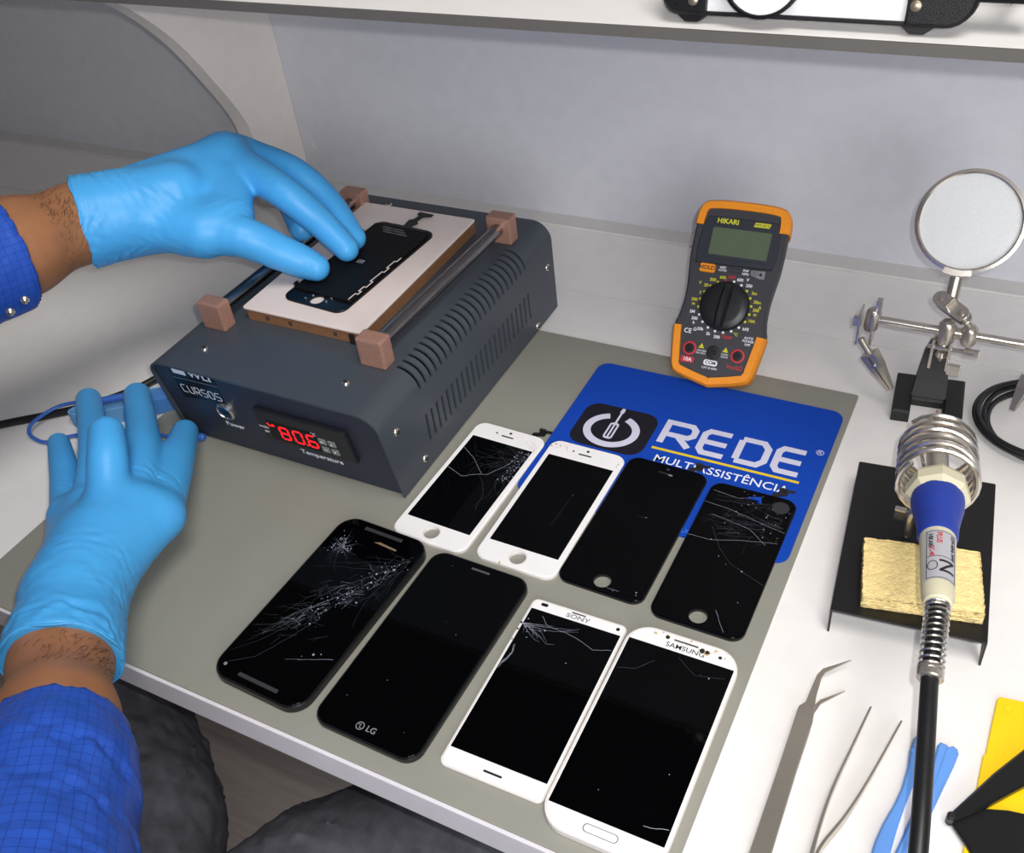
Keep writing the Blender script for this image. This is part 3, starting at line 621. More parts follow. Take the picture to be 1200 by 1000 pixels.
bk = MB().plate(rrect(-9.4, 9.4, -63.4, -58.6, 2.2), [rrect(-8.8, 8.8, -62.9, -59.1, 1.9)], T, T + .06).build('button_outline', m_greykey, t); MB().plate(rrect(-8.8, 8.8, -62.9, -59.1, 1.9), (), T, T + .35, .15).build('home_button', m_white, t)
MB().plate(rrect(-6.5, 8, 62.3, 63.4, .5), (), T, T + .05).build('earpiece', mat('earpiece_grey', (96, 92, 90), .4, .5), t); text('SAMSUNG', 3.1, (1.5, 58.6, T + .03), m_dark, t, off=.015, xs=1.12)
for x, y, r in ((-10.5, 63.2, 1.3), (10.6, 61.5, 1.5), (13.6, 61.4, 1.3), (21.4, 60.6, 1.1)): MB().plate(circ(x, y, r, 14), (), T, T + .05).build('sensor_dot', m_dark, t)
chips(t, T + .01, m_glue, [(10.6, 61.5, 2.4), (13.6, 61.2, 2.2), (-11, 64, 1.6), (-18, 63.6, 1.4), (-14, 65.4, .8), (18, 64, 1.2), (24, 61, 1.0), (3, 65.4, .9)], 'residue')
cracks(t, T + .01, m_crackw, [(12, 61, a, L, .18, 1, (-30, 30, 56, 66)) for a, L in ((0, 18), (20, 14), (150, 12), (-30, 16), (170, 24), (200, 14))], name='bezel_crack')
crack_path(t, T + .03, m_crackdim, [(-30, 33), (-20, 36), (-12, 45)], .25); crack_path(t, T + .03, m_crackdim, [(0, 52), (12, 44), (28, 48)], .2); crack_path(t, T + .03, m_crack, [(18, -49), (22, -48.5), (30, -46)], .4); chips(t, T + .03, m_crack, [(20, 45, .8), (15, 45.6, .3), (20, -18, .4), (-10, -40, .3)])

# the screen assembly lying face down on the hot pad
t = empty('screen_assembly', (-441.5, 514.5, ZP), -0.068); tag(t, 'face-down black phone screen assembly lying on the heated pad under gloved fingers', 'phone screen')
MB().plate(rrect(-28.6, 28.6, -60.5, 60.5, 8), [circ(0, -53, 5.4, 24)], 0.05, 1.6, .3).build('glass', m_navy2, t)
MB().plate(rrect(-26.5, 26.5, -47.5, 54, 1.5), (), 1.6, 3.4, .4).build('backing_plate', m_navy, t)
zz = [(24.5, -46), (24.5, -38), (27, -38), (27, -34), (24.8, -34), (24.8, -28), (27, -28), (27, -20), (24.8, -20), (25.2, -6), (27.2, -6), (27.2, 0), (25.2, 0), (25.2, 10), (27.2, 10), (27.2, 16)]
MB().ribbon(zz, .8, 3.4, 3.6).build('contact_strip', m_pad2, t)
MB().box(-28, -26.4, -46, -42, 1.6, 5).build('side_tab', m_blackpl, t); MB().box(-28, -26.4, 36, 39, 1.6, 5).build('side_tab', m_blackpl, t)
MB().plate([(-2, 55), (6, 55), (5, 62), (7, 66), (4, 70), (5, 76), (11, 79), (11, 83), (-3, 83), (-3, 79), (0, 77), (-1, 71), (-4, 69), (-3, 62)], (), 1.8, 2.2).build('flex_cable', m_blackpl, t)
MB().bbox(-12, 22, 54.5, 58.5, 1.6, 3.2, .5).build('top_bracket', m_blackpl, t)
for x, y in ((-9, -55), (9, -53), (-6, -50), (10, -48), (12, 57), (20, 55)): MB().lathe([(1.0, 1.6), (1.0, 2.4), (.4, 2.6)], 10, Matrix.Translation(Vector((x, y, 0)))).build('pin', m_silver, t)
for k in range(3): text('LCD0621A K' + '7' * (8 + k), 1.5, (-6 + 3 * k, 50.5 - 3 * k, 3.45), m_greykey, t)
MB().plate(rrect(-3, 3, -1.8, 2.4, .3), [rrect(-1.8, -.6, -.8, 1.4, .1), rrect(.6, 1.6, -1, .8, .1)], 3.4, 3.46).build('code_patch', m_greykey, t)

# ------------------------------------------------------------------ multimeter on its tilt stand
yaw, tt = 0.034, 0.818
mu = Vector((math.cos(yaw), math.sin(yaw), 0)); mn0 = Vector((-math.sin(yaw), math.cos(yaw), 0)); mv = mn0 * math.cos(tt) + Vector((0, 0, math.sin(tt)))
mm = empty('multimeter', (-184.4, 571.4, ZM)); tag(mm, 'orange and charcoal digital multimeter propped up behind the blue pad', 'multimeter')
MQ = frame((0, 0, 13.0 - ZM), mu, mv)
def sym(h): return [(x, v) for x, v in h] + [(-x, v) for x, v in h[::-1]]
half = [(3, -6.6), (25, -1), (29, 3), (30.5, 8), (34.2, 34), (33.2, 40), (31.6, 50), (31.4, 62), (32.6, 74), (34, 86), (34.4, 98), (34.2, 112), (33.4, 122), (31, 127.5), (26, 130), (12, 131.2)]
O = sym(half)
O3 = [(x, v) for x, v, _ in spline([(p[0], p[1], 0) for p in O], 3, True)]
def shift(L, d, dv=0): return [(p[0], p[1]) for p in inset(L, d)]
def squash(L, bottom): return [(x * .93, max(v, bottom + (v + 7) * .12)) for x, v in L]
body = MB(); body.loft([[(*p, -25) for p in squash(O3, 14)], [(*p, -12) for p in shift(O3, .2)], [(*p, -5) for p in shift(O3, -.2)], [(*p, -1.6) for p in O3], [(*p, -.4) for p in shift(O3, 1.4)]], True, True)
body.build('case', m_meter, mm, MQ)
def holster(v0, v1, depth, nm):      # orange rubber ends: rim on the face plus the wrapped sides
    L = [p for p in O3]; n = len(L)
    def part(sel, closed_v):
        outer = [p for p in L if sel(p[1])]
        return outer
    seq = [i for i in range(n) if v0 <= L[i][1] <= v1]
    br = next(k for k in range(len(seq)) if seq[k] != (seq[k - 1] + 1) % n and (seq[k - 1] != n - 1 or seq[k] != 0)) if len(seq) < n else 0
    seq = seq[br:] + seq[:br]
    ol = [L[i] for i in seq]; fo = [shift(L, -.9)[i] for i in seq]; fi = [shift(L, 5.2)[i] for i in seq]; ft = [shift(L, .6)[i] for i in seq]
    sq = [squash(shift(L, -.6), 13)[i] for i in seq]
    q = MB(); q.loft([[(*p, -.6) for p in fi], [(*p, 1.3) for p in fi], [(*p, 1.3) for p in ft], [(*p, -1.2) for p in fo], [(*p, -11) for p in fo], [(*p, -25.6) for p in sq], [(*p, -24) for p in sq]], False, False, closed=False)
    o = q.build(nm, m_orange, mm, MQ); so = o.modifiers.new('s', 'SOLIDIFY'); so.thickness = 0.0008; so.offset = 0
holster(-10, 34.5, 26, 'holster_bottom'); holster(111, 140, 26, 'holster_top')
top = [(-28, 83), (28.6, 84.5), (30.5, 92), (29.6, 113), (27.5, 119), (-25, 119), (-28, 114), (-29.5, 92)]
MB().plate(top, (), -.5, .9, .4).build('display_bezel', m_meter2, mm, MQ)
MB().plate(rrect(-23, 26.4, 87.8, 113, 2.5), [rrect(-20.4, 23.8, 90.2, 111, 1)], .9, 1.6).build('lcd_rim', m_meter2, mm, MQ)
MB().plate(rrect(-20.4, 23.8, 90.2, 111, 1), (), .8, 1.05).build('lcd', m_lcd, mm, MQ)
MB().ribbon([(-31, 85.5), (-29, 84)], .5, 0, 1.0).ribbon([(-29, 83.2), (29.5, 83.8)], .5, -.3, .3).build('seam', m_dark, mm, MQ)
text('HIKARI', 3.6, (-10.5, 116, .95), m_yel, mm, MQ, off=.15); q = MB().plate([(9, 114.4), (20.6, 114.4), (21.6, 117.8), (10, 117.8)], (), .88, .98).build('model_plate', m_yel, mm, MQ); text('HM-2010', 1.9, (15.3, 116.1, 1.0), m_meter2, q, MQ)
bh = MB().plate(rrect(-24.5, -12.6, 76.4, 83, 1.6), (), -.4, 1.8, .4).build('hold_button', m_orange, mm, MQ); text('HOLD', 2.9, (-18.5, 79.7, 1.82), m_dark, bh, MQ, off=.1)
bl = MB().plate([(14, 82.3), (24.6, 82.8), (24.8, 76.6), (21, 76.6), (14.4, 78.4)], (), -.4, 1.6, .4).build('light_button', m_greykey, mm, MQ); MB().plate(circ(21.8, 79.8, 1.2, 10), (), 1.6, 1.66).build('sun_mark', m_dark, bl, MQ); text('BACK\nLIGHT', 1.2, (17.6, 80, 1.64), m_dark, bl, MQ)
q = MB()
for j in range(2):
    for k in range(5): q.plate(circ(-2 + 2.3 * k + .3 * j, 82 - 2.8 * j, .75, 8), (), -.4, -.3)
q = q.build('transistor_socket', m_dark, mm, MQ); q['kind'] = 'stuff'
text('600V\nCATIII', 1.5, (-7.2, 80.6, -.33), m_printw, mm, MQ, off=.05); text('PNP\nNPN', 1.7, (10.2, 80.2, -.33), m_printw, mm, MQ, off=.05)
# dial
KC = (0.2, 53.0)
kn = MB().lathe([(18.6, -.6), (18.4, 2.4), (17.2, 3.6), (12, 4.2), (0.1, 4.3)], 40, MQ @ Matrix.Translation(Vector((*KC, 0)))).build('dial', m_knob, mm)
hg = []
for vv, w, hh in ((-17.2, 1.4, 4), (-15.5, 3.4, 7.5), (-8, 4.0, 9.5), (0, 4.1, 10), (8, 4.0, 9.5), (15.5, 3.4, 7.5), (17.2, 1.4, 4)):
    hg.append([(-w, vv, 3), (-w * .95, vv, hh * .6), (-w * .45, vv, hh), (w * .45, vv, hh), (w * .95, vv, hh * .6), (w, vv, 3)])
rz = Matrix.Translation(Vector((*KC, 0))) @ Matrix.Rotation(math.radians(-3), 4, 'Z')
MB().loft(hg, True, True).build('dial_grip', m_knob, kn, MQ @ rz); MB().plate(circ(0, 15.4, .9, 10), (), 7.6, 7.75).build('pointer_dot', m_dark, kn, MQ @ rz)
for k in range(20):
    a = math.radians(99 + 18 * k); col = m_redprint if k == 0 else m_yel if (k <= 5 or 13 <= k <= 17) else m_printw
    MB().plate(circ(KC[0] + 19.6 * math.cos(a), KC[1] + 19.6 * math.sin(a), 1.0, 8), (), -.4, -.2).build('range_mark', col, mm, MQ)
for s, x, v, c in (('600', -5.7, 74.2, m_yel), ('200', -12.7, 71.6, m_yel), ('V', -21.7, 68, m_yel), ('20', -16.9, 66.8, m_yel), ('2', -20.2, 60.8, m_yel), ('200\nm', -23.4, 53.4, m_yel), ('2M', -23, 45.6, m_printw), ('200\nk', -20.2, 39.2, m_printw), ('20k', -14.2, 33.6, m_printw), ('2k', -7.6, 31.0, m_printw), ('200', -.7, 29.6, m_printw), ('OFF', .8, 75.2, m_redprint), ('600', 7.4, 74.2, m_printw), ('V', 12.9, 75, m_printw), ('200', 14.8, 70.8, m_printw), ('2m', 19.8, 65.8, m_yel), ('20m', 23.4, 59.6, m_yel), ('200\nm', 23.6, 52, m_yel), ('10A', 22.2, 45.2, m_yel), ('hFE', 19.2, 38.6, m_printw), ('°C', 12.8, 33.6, m_yel), ('A', 26, 56, m_yel), ('Ω', -18, 32.6, m_printw), ('CE', -23.2, 30.8, m_printw), ('TEMP', 6.8, 30.4, m_redprint)):
    text(s, 3.4 if s == 'CE' else 2.2, (x, v, -.33), c, mm, MQ, name='range_label', off=.08)
text('AUTO\nPOWER\nOFF', 1.7, (22.9, 30, -.33), m_printw, mm, MQ, off=.05)
for x, v, rg in ((-18.8, 18, m_red), (-.4, 17.6, m_knob), (17.8, 18, m_red)):
    j = MB().lathe([(5.2, -.5), (5.2, .8), (3.9, .9), (3.7, -.2)], 26, MQ @ Matrix.Translation(Vector((x, v, 0))), cap=False).build('jack', rg, mm)
    MB().lathe([(4.1, -.6), (4.0, .5), (2.4, .6), (2.2, -.4), (.1, -.4)], 22, MQ @ Matrix.Translation(Vector((x, v, 0)))).build('socket', m_dark, j)
l = MB().plate(rrect(-24, -14, 7.2, 11.8, 1.2), (), -.4, -.28).build('range_plate', m_red, mm, MQ); text('10A', 2.8, (-19, 9.5, -.25), m_printw, l, MQ, off=.08)
l = MB().plate(rrect(-6.4, 4, 7.6, 11.8, 1.6), (), -.4, -.28).build('range_plate', m_printw, mm, MQ); text('COM', 2.4, (-1.2, 9.7, -.25), m_dark, l, MQ, off=.08)
text('VmAΩ', 3.0, (16.9, 9.2, -.3), m_red, mm, MQ, off=.04); text('CAT III 600V', 1.5, (-1.2, 5.6, -.3), m_printw, mm, MQ, off=.03)
for x, v in ((-10.4, 21.4), (8.0, 21.2)): MB().plate([(x - 2.2, v - 1.9), (x + 2.2, v - 1.9), (x, v + 1.9)], (), -.4, -.28).build('warning_triangle', m_yel, mm, MQ)
text('UNFUSED\n10A MAX', 1.3, (-10, 16.6, -.3), m_printw, mm, MQ); text('FUSED\n200mA', 1.3, (8, 16.6, -.3), m_printw, mm, MQ)
P0 = MQ @ Vector((0, 84, -24)); P1 = Vector((P0.x, P0.y + 26, 0.2))
kq = MB(); kd = (P1 - P0).normalized(); kl = (P1 - P0).length; kq.bbox(-16, 16, -1.5, 1.5, 0, kl, .6); kq.build('kickstand', m_meter, mm, frame(P0, mu, None, kd))

# ------------------------------------------------------------------ helping-hand magnifier stand
hh = empty('magnifier_stand', (-32, 600, 0)); tag(hh, 'nickel third-hand magnifier stand with alligator clips and black iron base', 'magnifier')
HW = Matrix.Translation(Vector((32, -600, 0))); HB = HW @ Matrix.Translation(Vector((-32, 606, 0))) @ Matrix.Rotation(.10, 4, 'Z')
bo = [(-25, -23), (-13, -23), (-13, -3), (8, -3), (8, -23), (21, -23), (21, 22), (-25, 22)]
MB().plate(bo, (), 0.05, 9.5, 1.4).build('base', m_iron, hh, HB)
tg = MB().loft([[(-14, -4, 6), (9, -4, 6), (9, 8, 6), (-14, 8, 6)], [(-12.5, 4, 18), (8.5, 4, 18), (8.5, 13, 17), (-12.5, 13, 17)], [(-10, 13, 36), (6, 13, 36), (6, 20, 34), (-10, 20, 34)], [(-7, 16.5, 43), (3, 16.5, 43), (3, 22, 42), (-7, 22, 42)], [(-3.5, 18, 45.5), (-.5, 18, 45.5), (-.5, 22, 44.5), (-3.5, 22, 44.5)]], True, False)
tg.build('upright', m_iron, hh, HB)
YR, ZR = 603.0, 66.5
MB().tube([(-78, YR, ZR), (75, YR, ZR)], 3.0, 14).build('cross_rod', m_silver, hh, HW)
def lump(nm, p, d, prof, m=m_steel, par=hh): return MB().lathe(prof, 16, HW @ axis_frame(p, d)).build(nm, m, par)
lump('rod_clamp', (-31, YR, ZR - 8), (0, 0, 1), [(5.2, 0), (5.6, 3), (5.6, 14), (4, 16), (.1, 16.4)])
lump('rod_clamp', (-17, YR, ZR - 7), (0, 0, 1), [(4.4, 0), (5.2, 2), (5.2, 12), (3, 14.5), (.1, 15)])
lump('collar', (-24, YR, ZR), (1, 0, 0), [(4.0, -2), (4.0, 2)])
for dx in (-6.5, 4.5): MB().bbox(-31 + dx - .9, -31 + dx + .9, YR - 6, YR + 12, 38, 62, .5).build('clamp_plate', m_silver, hh, HW)
MB().tube([(-41, YR - 2, 54), (-12, YR - 3, 55)], 1.5, 8).build('bolt', m_silver, hh, HW)
lump('ball', (-31.5, YR + 4, 44), (0, 0, 1), [(.1, -4.4), (3, -3.3), (4.4, 0), (3, 3.3), (.1, 4.4)])
lump('ball', (-31.5, YR + 1, 55), (0, 0, 1), [(.1, -4.2), (2.9, -3), (4.2, 0), (2.9, 3), (.1, 4.2)])
for s, z in ((1, 0),): MB().bbox(-26, -17, YR - 8, YR - 5.6, 37, 46, .8).build('wing_nut', m_silver, hh, HW)
MB().bbox(-18, -8, YR - 4, YR - 2, 52, 58, .8).build('wing_nut', m_silver, hh, HW)
# jointed link to the lens
J0 = Vector(at_y(1128, 370, 602)); J1 = Vector(at_y(1104, 352, 612))
lp = (J1 - J0).normalized(); LKn = Vector((0.1, -.75, .65)); LKn = (LKn - lp * LKn.dot(lp)).normalized(); LF = HW @ frame((J0 + J1) / 2, lp, None, LKn); hl = (J1 - J0).length / 2
for z0 in (-4.6, 3.0): MB().plate([(x, y) for x, y in rrect(-hl - 5, hl + 5, -5, 5, 4.9)], (), z0, z0 + 1.6, .3).build('link_plate', m_silver, hh, LF)
for x in (-hl, hl): MB().lathe([(.1, -3.4), (3, -2.4), (3.4, 0), (3, 2.4), (2.6, 3.4), (2.2, 5.6), (.1, 6)], 14, LF @ Matrix.Translation(Vector((x, 0, 0)))).build('ball', m_steel, hh)
MB().bbox(-1, 1, -4.5, 3.5, 4.4, 10, .6).build('wing_nut', m_steel, hh, LF)
MB().tube([tuple(J0), (-17, YR, ZR + 6)], 2.2, 10).build('stem', m_steel, hh, HW)
LC = Vector((-33, 646, 125.5)); ln = (Vector((0, 0, CAMZ)) - LC).normalized(); ln = (ln + Vector((-.10, .0, .05))).normalized()
LX = Vector((1, 0, 0)); LX = (LX - ln * LX.dot(ln)).normalized(); MLn = HW @ frame(LC, LX, None, ln)
rg = MB(); R0 = 32.6
rg.lathe([(R0 + 1.2, -3.5), (R0 + 1.5, 3.5), (R0 - .6, 3.8), (R0 - 1.6, 3.0), (R0 - .8, 2.4), (R0 - .8, -2.4), (R0 - 1.6, -3.0), (R0 + 1.2, -3.5)], 64, MLn, cap=False); rg.build('lens_ring', m_silver, hh)
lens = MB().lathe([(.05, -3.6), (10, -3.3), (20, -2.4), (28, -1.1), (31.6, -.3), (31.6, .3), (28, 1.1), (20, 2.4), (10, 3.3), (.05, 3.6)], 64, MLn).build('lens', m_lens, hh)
S0 = Vector(at_y(1122, 314, 622)); S0 = (MLn.inverted() @ (HW @ S0)); ang0 = math.atan2(S0.y, S0.x)
stp = [HW.inverted() @ (MLn @ Vector(((R0 + d) * math.cos(ang0), (R0 + d) * math.sin(ang0), 0))) for d in (0, 4, 22)]
MB().tube([tuple(stp[1]), tuple(stp[2])], 4.3, 14).build('lens_handle', m_steel, hh, HW); MB().tube([tuple(stp[2]), tuple(J1)], 2.0, 10).build('stem', m_steel, hh, HW)
cl = MB(); cl.ribbon([((R0 + 1.2) * math.cos(ang0 + a), (R0 + 1.2) * math.sin(ang0 + a)) for a in [(-.26 + .52 * k / 8) for k in range(9)]], 4.0, -4.2, 4.2); cl.build('ring_clasp', m_silver, hh, MLn)
# left clip assembly
def clip(p0, p1, q):
    p0 = Vector(p0); p1 = Vector(p1); d = (p1 - p0).normalized(); L = (p1 - p0).length; X = HW @ axis_frame(p0, d)
    t = MB().tube([tuple(p0 - d * 12), tuple(p0 + d * 2)], 2.6, 12).build('clip_stem', m_steel, hh, HW)
    for s in (1, -1): MB().loft([[(-4, s * 1.0, 0), (4, s * 1.0, 0), (4, s * 5.5, 0), (-4, s * 5.5, 0)], [(-3.4, s * .8, L * .35), (3.4, s * .8, L * .35), (3.4, s * 5.0, L * .35), (-3.4, s * 5.0, L * .35)], [(-1.5, s * .3, L), (1.5, s * .3, L), (1.5, s * 1.8, L), (-1.5, s * 1.8, L)]], True, False).build('jaw', m_steel, hh, X)
    MB().tube([tuple((HW.inverted() @ X) @ Vector((-4.6, 0, L * .3))), tuple((HW.inverted() @ X) @ Vector((4.6, 0, L * .3)))], 1.4, 10).build('hinge_pin', m_silver, hh, HW)
    mb = MB()
    for k in range(7):
        z = L * (.55 + .06 * k); mb.box(-1.6, 1.6, -.8, .8, z, z + L * .03)
    o = mb.build('teeth', m_dark, hh, X); o['kind'] = 'stuff'
CA = Vector(at(1013, 404, 52)); CB = Vector(at(1044, 456, 22)); clip(CA + (CB - CA) * .18, CB, 0)
lump('rod_clamp', (-80, YR, ZR - 9), (0.1, 0, 1), [(4, 0), (5, 2), (5, 15), (3.5, 17), (.1, 17.4)])
for dx in (-4.6, 4.2): MB().bbox(-82 + dx - .8, -82 + dx + .8, YR - 8, YR + 5, 48, 74, .5).build('clamp_plate', m_silver, hh, HW)
MB().bbox(-78, -74, YR - 3, YR + 3, 72, 83, .8).build('wing_nut', m_silver, hh, HW); MB().bbox(-91, -86, YR - 6, YR - 3, 62, 70, .8).build('wing_nut', m_silver, hh, HW)
CA = Vector(at(1207, 442, 42)); CB = Vector(at(1186, 481, 22)); clip(CA, CB, 0); lump('rod_clamp', (72, YR, ZR - 9), (0, 0, 1), [(4, 0), (5, 2), (5, 15), (3.5, 17), (.1, 17.4)])
MB().tube([(72, YR, ZR - 8), tuple(CA + (CA - CB).normalized() * 10)], 2.4, 10).build('clip_link', m_steel, hh, HW)

# coiled black lead
rng2 = random.Random(3); pts = []
for k in range(5 * 20):
    a = 2 * math.pi * k / 20 + .4; lp_ = k // 20
    pts.append((47 + (45 + 2.6 * math.sin(a * .5 + lp_) + (lp_ - 2) * 2.4) * math.cos(a), 604 + (41 + 2.2 * math.cos(a * .7 + lp_)) * math.sin(a), 1.7 + lp_ * 2.2 + 1.2 * math.sin(2 * a + lp_)))
pts = [(x, y, max(1.6, z)) for x, y, z in pts]
tag(MB().tube(spline(pts, 4), 1.85, 8).build('coiled_lead', m_cord), 'coil of glossy black test lead beside the magnifier stand', 'cable')

# ------------------------------------------------------------------ soldering stand, sponge and iron
sd_ = empty('iron_stand', (-15, 449, 0)); tag(sd_, 'black bent-metal soldering iron stand with spiral wire holder', 'iron stand')
ax = math.radians(5.6); SW = Matrix.Translation(Vector((0, 0, 0))) @ Matrix.Rotation(ax, 4, 'Z')
MB().plate(rrect(-40.7, 40.7, -63.6, 63.6, 1.0, 2), (), 18.6, 20.0).build('tray', m_standbl, sd_, SW)
for s in (-1, 1):
    q = MB(); x0, x1 = (s * 40.7, s * 39.5); q.plate([(-63.6, 0.05), (-61, 0.05), (-44, 18.6), (44, 18.6), (61, .05), (63.6, .05), (63.6, 19.6), (-63.6, 19.6)], (), 0, 1.1)
    q.build('side_leg', m_standbl, sd_, SW @ frame((s * 40.7 - (0 if s < 0 else 1.1), 0, 0), (0, 1, 0), (0, 0, 1)))
FL = Vector((-10.0, 432.0, 79.0)); HE = Vector((3.2, 344.0, 90.0)); AX = (HE - FL).normalized()
IW = Matrix.Translation(Vector((15, -449, 0)))
hx = []; IF = axis_frame(FL, AX)
for k in range(6 * 24 + 1):
    a = 2 * math.pi * k / 24; s_ = -6 - 42 * k / (6 * 24); r_ = 20.6 - .8 * k / 144
    hx.append(tuple(IF @ Vector((r_ * math.cos(a + 2.4), r_ * math.sin(a + 2.4), s_))))
last = Vector(hx[-1]); hx += [tuple(last + Vector((4, 3, -14))), (-14, 474, 38), (-15, 470, 21.5)]
MB().tube([tuple(p) for p in hx], 1.7, 8).build('spiral_holder', m_silver, sd_, IW)
bo = MB().tube([(-22, 452, 21), (-22, 452, 40), (-20, 455, 44)], 2.3, 10).build('holder_bolt', m_silver, sd_, IW)
P_ = Vector(at(1060, 603, 34)); MB().bbox(P_.x - 6, P_.x + 1, P_.y - 2, P_.y + 2, 30, 38, .8).build('wing_screw', m_silver, sd_, IW)
MB().tube([(P_.x, P_.y, 32), (-20, 455, 40)], 2.2, 10).build('screw_shaft', m_silver, sd_, IW)
sp = empty('sponge', (-8, 418, 20)); tag(sp, 'pale yellow cleaning sponge lying on the black soldering stand', 'sponge')
bm = bmesh.new(); bmesh.ops.create_cube(bm, size=1)
for v_ in bm.verts: v_.co = (v_.co.x * 63, v_.co.y * 46, 4.6 + v_.co.z * 9)
bmesh.ops.subdivide_edges(bm, edges=bm.edges[:], cuts=28, use_grid_fill=True)
for v_ in bm.verts:
    e = max(abs(v_.co.x) / 31.5, abs(v_.co.y) / 23)
    if v_.co.z > .2:
        k = 0.22 if e > .97 else 0.2
        v_.co += Vector((rng.gauss(0, k), rng.gauss(0, k), rng.gauss(0, k) - (.9 if e > .97 and v_.co.z > 9 else 0)))
me = bpy.data.meshes.new('foam'); bm.to_mesh(me); bm.free(); me.transform(Matrix.Scale(S, 4) @ Matrix.Rotation(math.radians(11), 4, 'Z')); me.polygons.foreach_set('use_smooth', [True] * len(me.polygons)); link('foam', me, m_sponge, sp)

ir = empty('soldering_iron', tuple(FL)); tag(ir, 'cream and blue soldering iron resting in the spiral holder, black cord towards viewer', 'soldering iron')
IR = Matrix.Translation(-FL); IA = IR @ IF
MB().lathe([(11, -9), (15, -7), (16.6, -3), (16.6, 4), (14, 7), (12.6, 7)], 8, IA, smooth=False).build('flange', m_cream, ir)
MB().lathe([(13.2, 2), (13.6, 8), (13.2, 14), (11.6, 22), (10.4, 30), (9.9, 38), (9.2, 40)], 32, IA).build('grip_sleeve', m_grip, ir)
MB().lathe([(9.0, 34), (8.6, 50), (8.0, 70), (7.6, 84), (6.6, 89), (5, 90)], 28, IA).build('handle', m_cream, ir)
MB().lathe([(4.6, -60), (4.8, -46), (6.0, -44), (6.0, -8)], 20, IA).build('barrel', m_steel, ir); MB().lathe([(.4, -86), (2.0, -76), (2.4, -60)], 14, IA).build('tip', m_copper, ir)
up_ = Vector((0, 0, 1)); zc = (up_ + Vector((.12, -.35, 0))); zc = (zc - AX * zc.dot(AX)).normalized(); LBL = IR @ frame(FL, AX, None, zc)      # x along the handle, z away from it
def wrap(pts, z=0.12):          # (along, around) -> on the handle
    out = []
    for s_, w in pts:
        r_ = 9.05 - (s_ - 34) * .028 + z; a = w / r_; out.append((s_, r_ * math.sin(a), r_ * math.cos(a)))
    return out
def wrapped(nm, m, s0, s1, w0, w1, z, par, n=14):
    q = MB(); rings = [wrap([(s_, w0 + (w1 - w0) * k / n) for k in range(n + 1)], z) for s_ in (s0, (s0 + s1) / 2, s1)]; q.loft(rings, False, True, closed=False); return q.build(nm, m, par, LBL, fix=False)
lb = wrapped('rating_label', m_label, 43, 79, -8.5, 8.5, .15, ir)
def wtext(s, cap, s0, w, m, rot=-math.pi / 2, xs=1.0):
    o = text(s, cap, (0, 0, 0), m, lb, off=.05, xs=xs); o.data.transform(Matrix.Scale(1 / S, 4))
    b2 = bmesh.new(); b2.from_mesh(o.data)
    for _ in range(3): bmesh.ops.subdivide_edges(b2, edges=[e for e in b2.edges if e.calc_length() > .8], cuts=1, use_grid_fill=True)
    bmesh.ops.triangulate(b2, faces=b2.faces[:]); b2.to_mesh(o.data); b2.free()
    for v_ in o.data.vertices:
        x, y = v_.co.x * math.cos(rot) - v_.co.y * math.sin(rot), v_.co.x * math.sin(rot) + v_.co.y * math.cos(rot)
        p = wrap([(s0 + x, w + y)], .3 + v_.co.z)[0]; v_.co = LBL @ Vector(p)
    o.data.transform(Matrix.Scale(S, 4))
R90 = 0.0
wtext('PLUS', 2.6, 49, -1.2, m_redprint, R90); wtext('HIKARI', 2.2, 51, -5.4, m_dark, R90); wtext('SC-40', 2.2, 59, -4.8, m_redprint, R90); wtext('127V 60Hz 34W', 1.9, 54, 5.6, m_dark, R90); wtext('N', 7.5, 69.5, 2.2, m_dark, R90, 1.2)
for a_, b_, c_, d_ in ((43.6, 44, -7.6, 7.6), (62.6, 63, -7.6, 7.6), (78, 78.4, -7.6, 7.6), (44, 78, 7.2, 7.6), (44, 78, -7.6, -7.2)): wrapped('label_border', m_dark, a_, b_, c_, d_, .22, lb)
q = MB(); q.tube([wrap([(69.5 + 3.2 * math.cos(a), -4.4 + 2.4 * math.sin(a))], .25)[0] for a in [2 * math.pi * k / 16 for k in range(16)]], .22, 5, closed=True); q.build('seal_ring', m_dark, lb, LBL)
SE = Vector(at(1090, 790, 86)); path = [tuple(HE), tuple(HE + (SE - HE) * .5 + Vector((0, 0, 1.5))), tuple(SE), at(1085, 870, 82), at(1076, 1000, 74), (26, 170, 48), (34, 110, -20), (40, 70, -160)]
cp = spline(path, 10); MB().tube(cp, 3.9, 14).build('cord', m_cord, ir, IR)
sprp = [np.array(p) for p in spline(path[:3], 20)]; L_ = len(sprp); sp_ = []
for k in range(13 * 14 + 1):
    f_ = k / (13 * 14) * (L_ - 1); i_ = min(int(f_), L_ - 2); p = sprp[i_] + (sprp[i_ + 1] - sprp[i_]) * (f_ - i_); d = Vector(sprp[i_ + 1] - sprp[i_]).normalized(); X = axis_frame(p, d); a = 2 * math.pi * k / 14
    sp_.append(tuple(X @ Vector((5.4 * math.cos(a), 5.4 * math.sin(a), 0))))
MB().tube(sp_, .62, 6).build('strain_spring', m_silver, ir, IR)
MB().lathe([(5.2, -3), (5.9, -2.4), (5.9, 2.4), (5.2, 3)], 20, IR @ axis_frame(SE, Vector(path[3]) - SE)).build('ferrule', m_steel, ir)

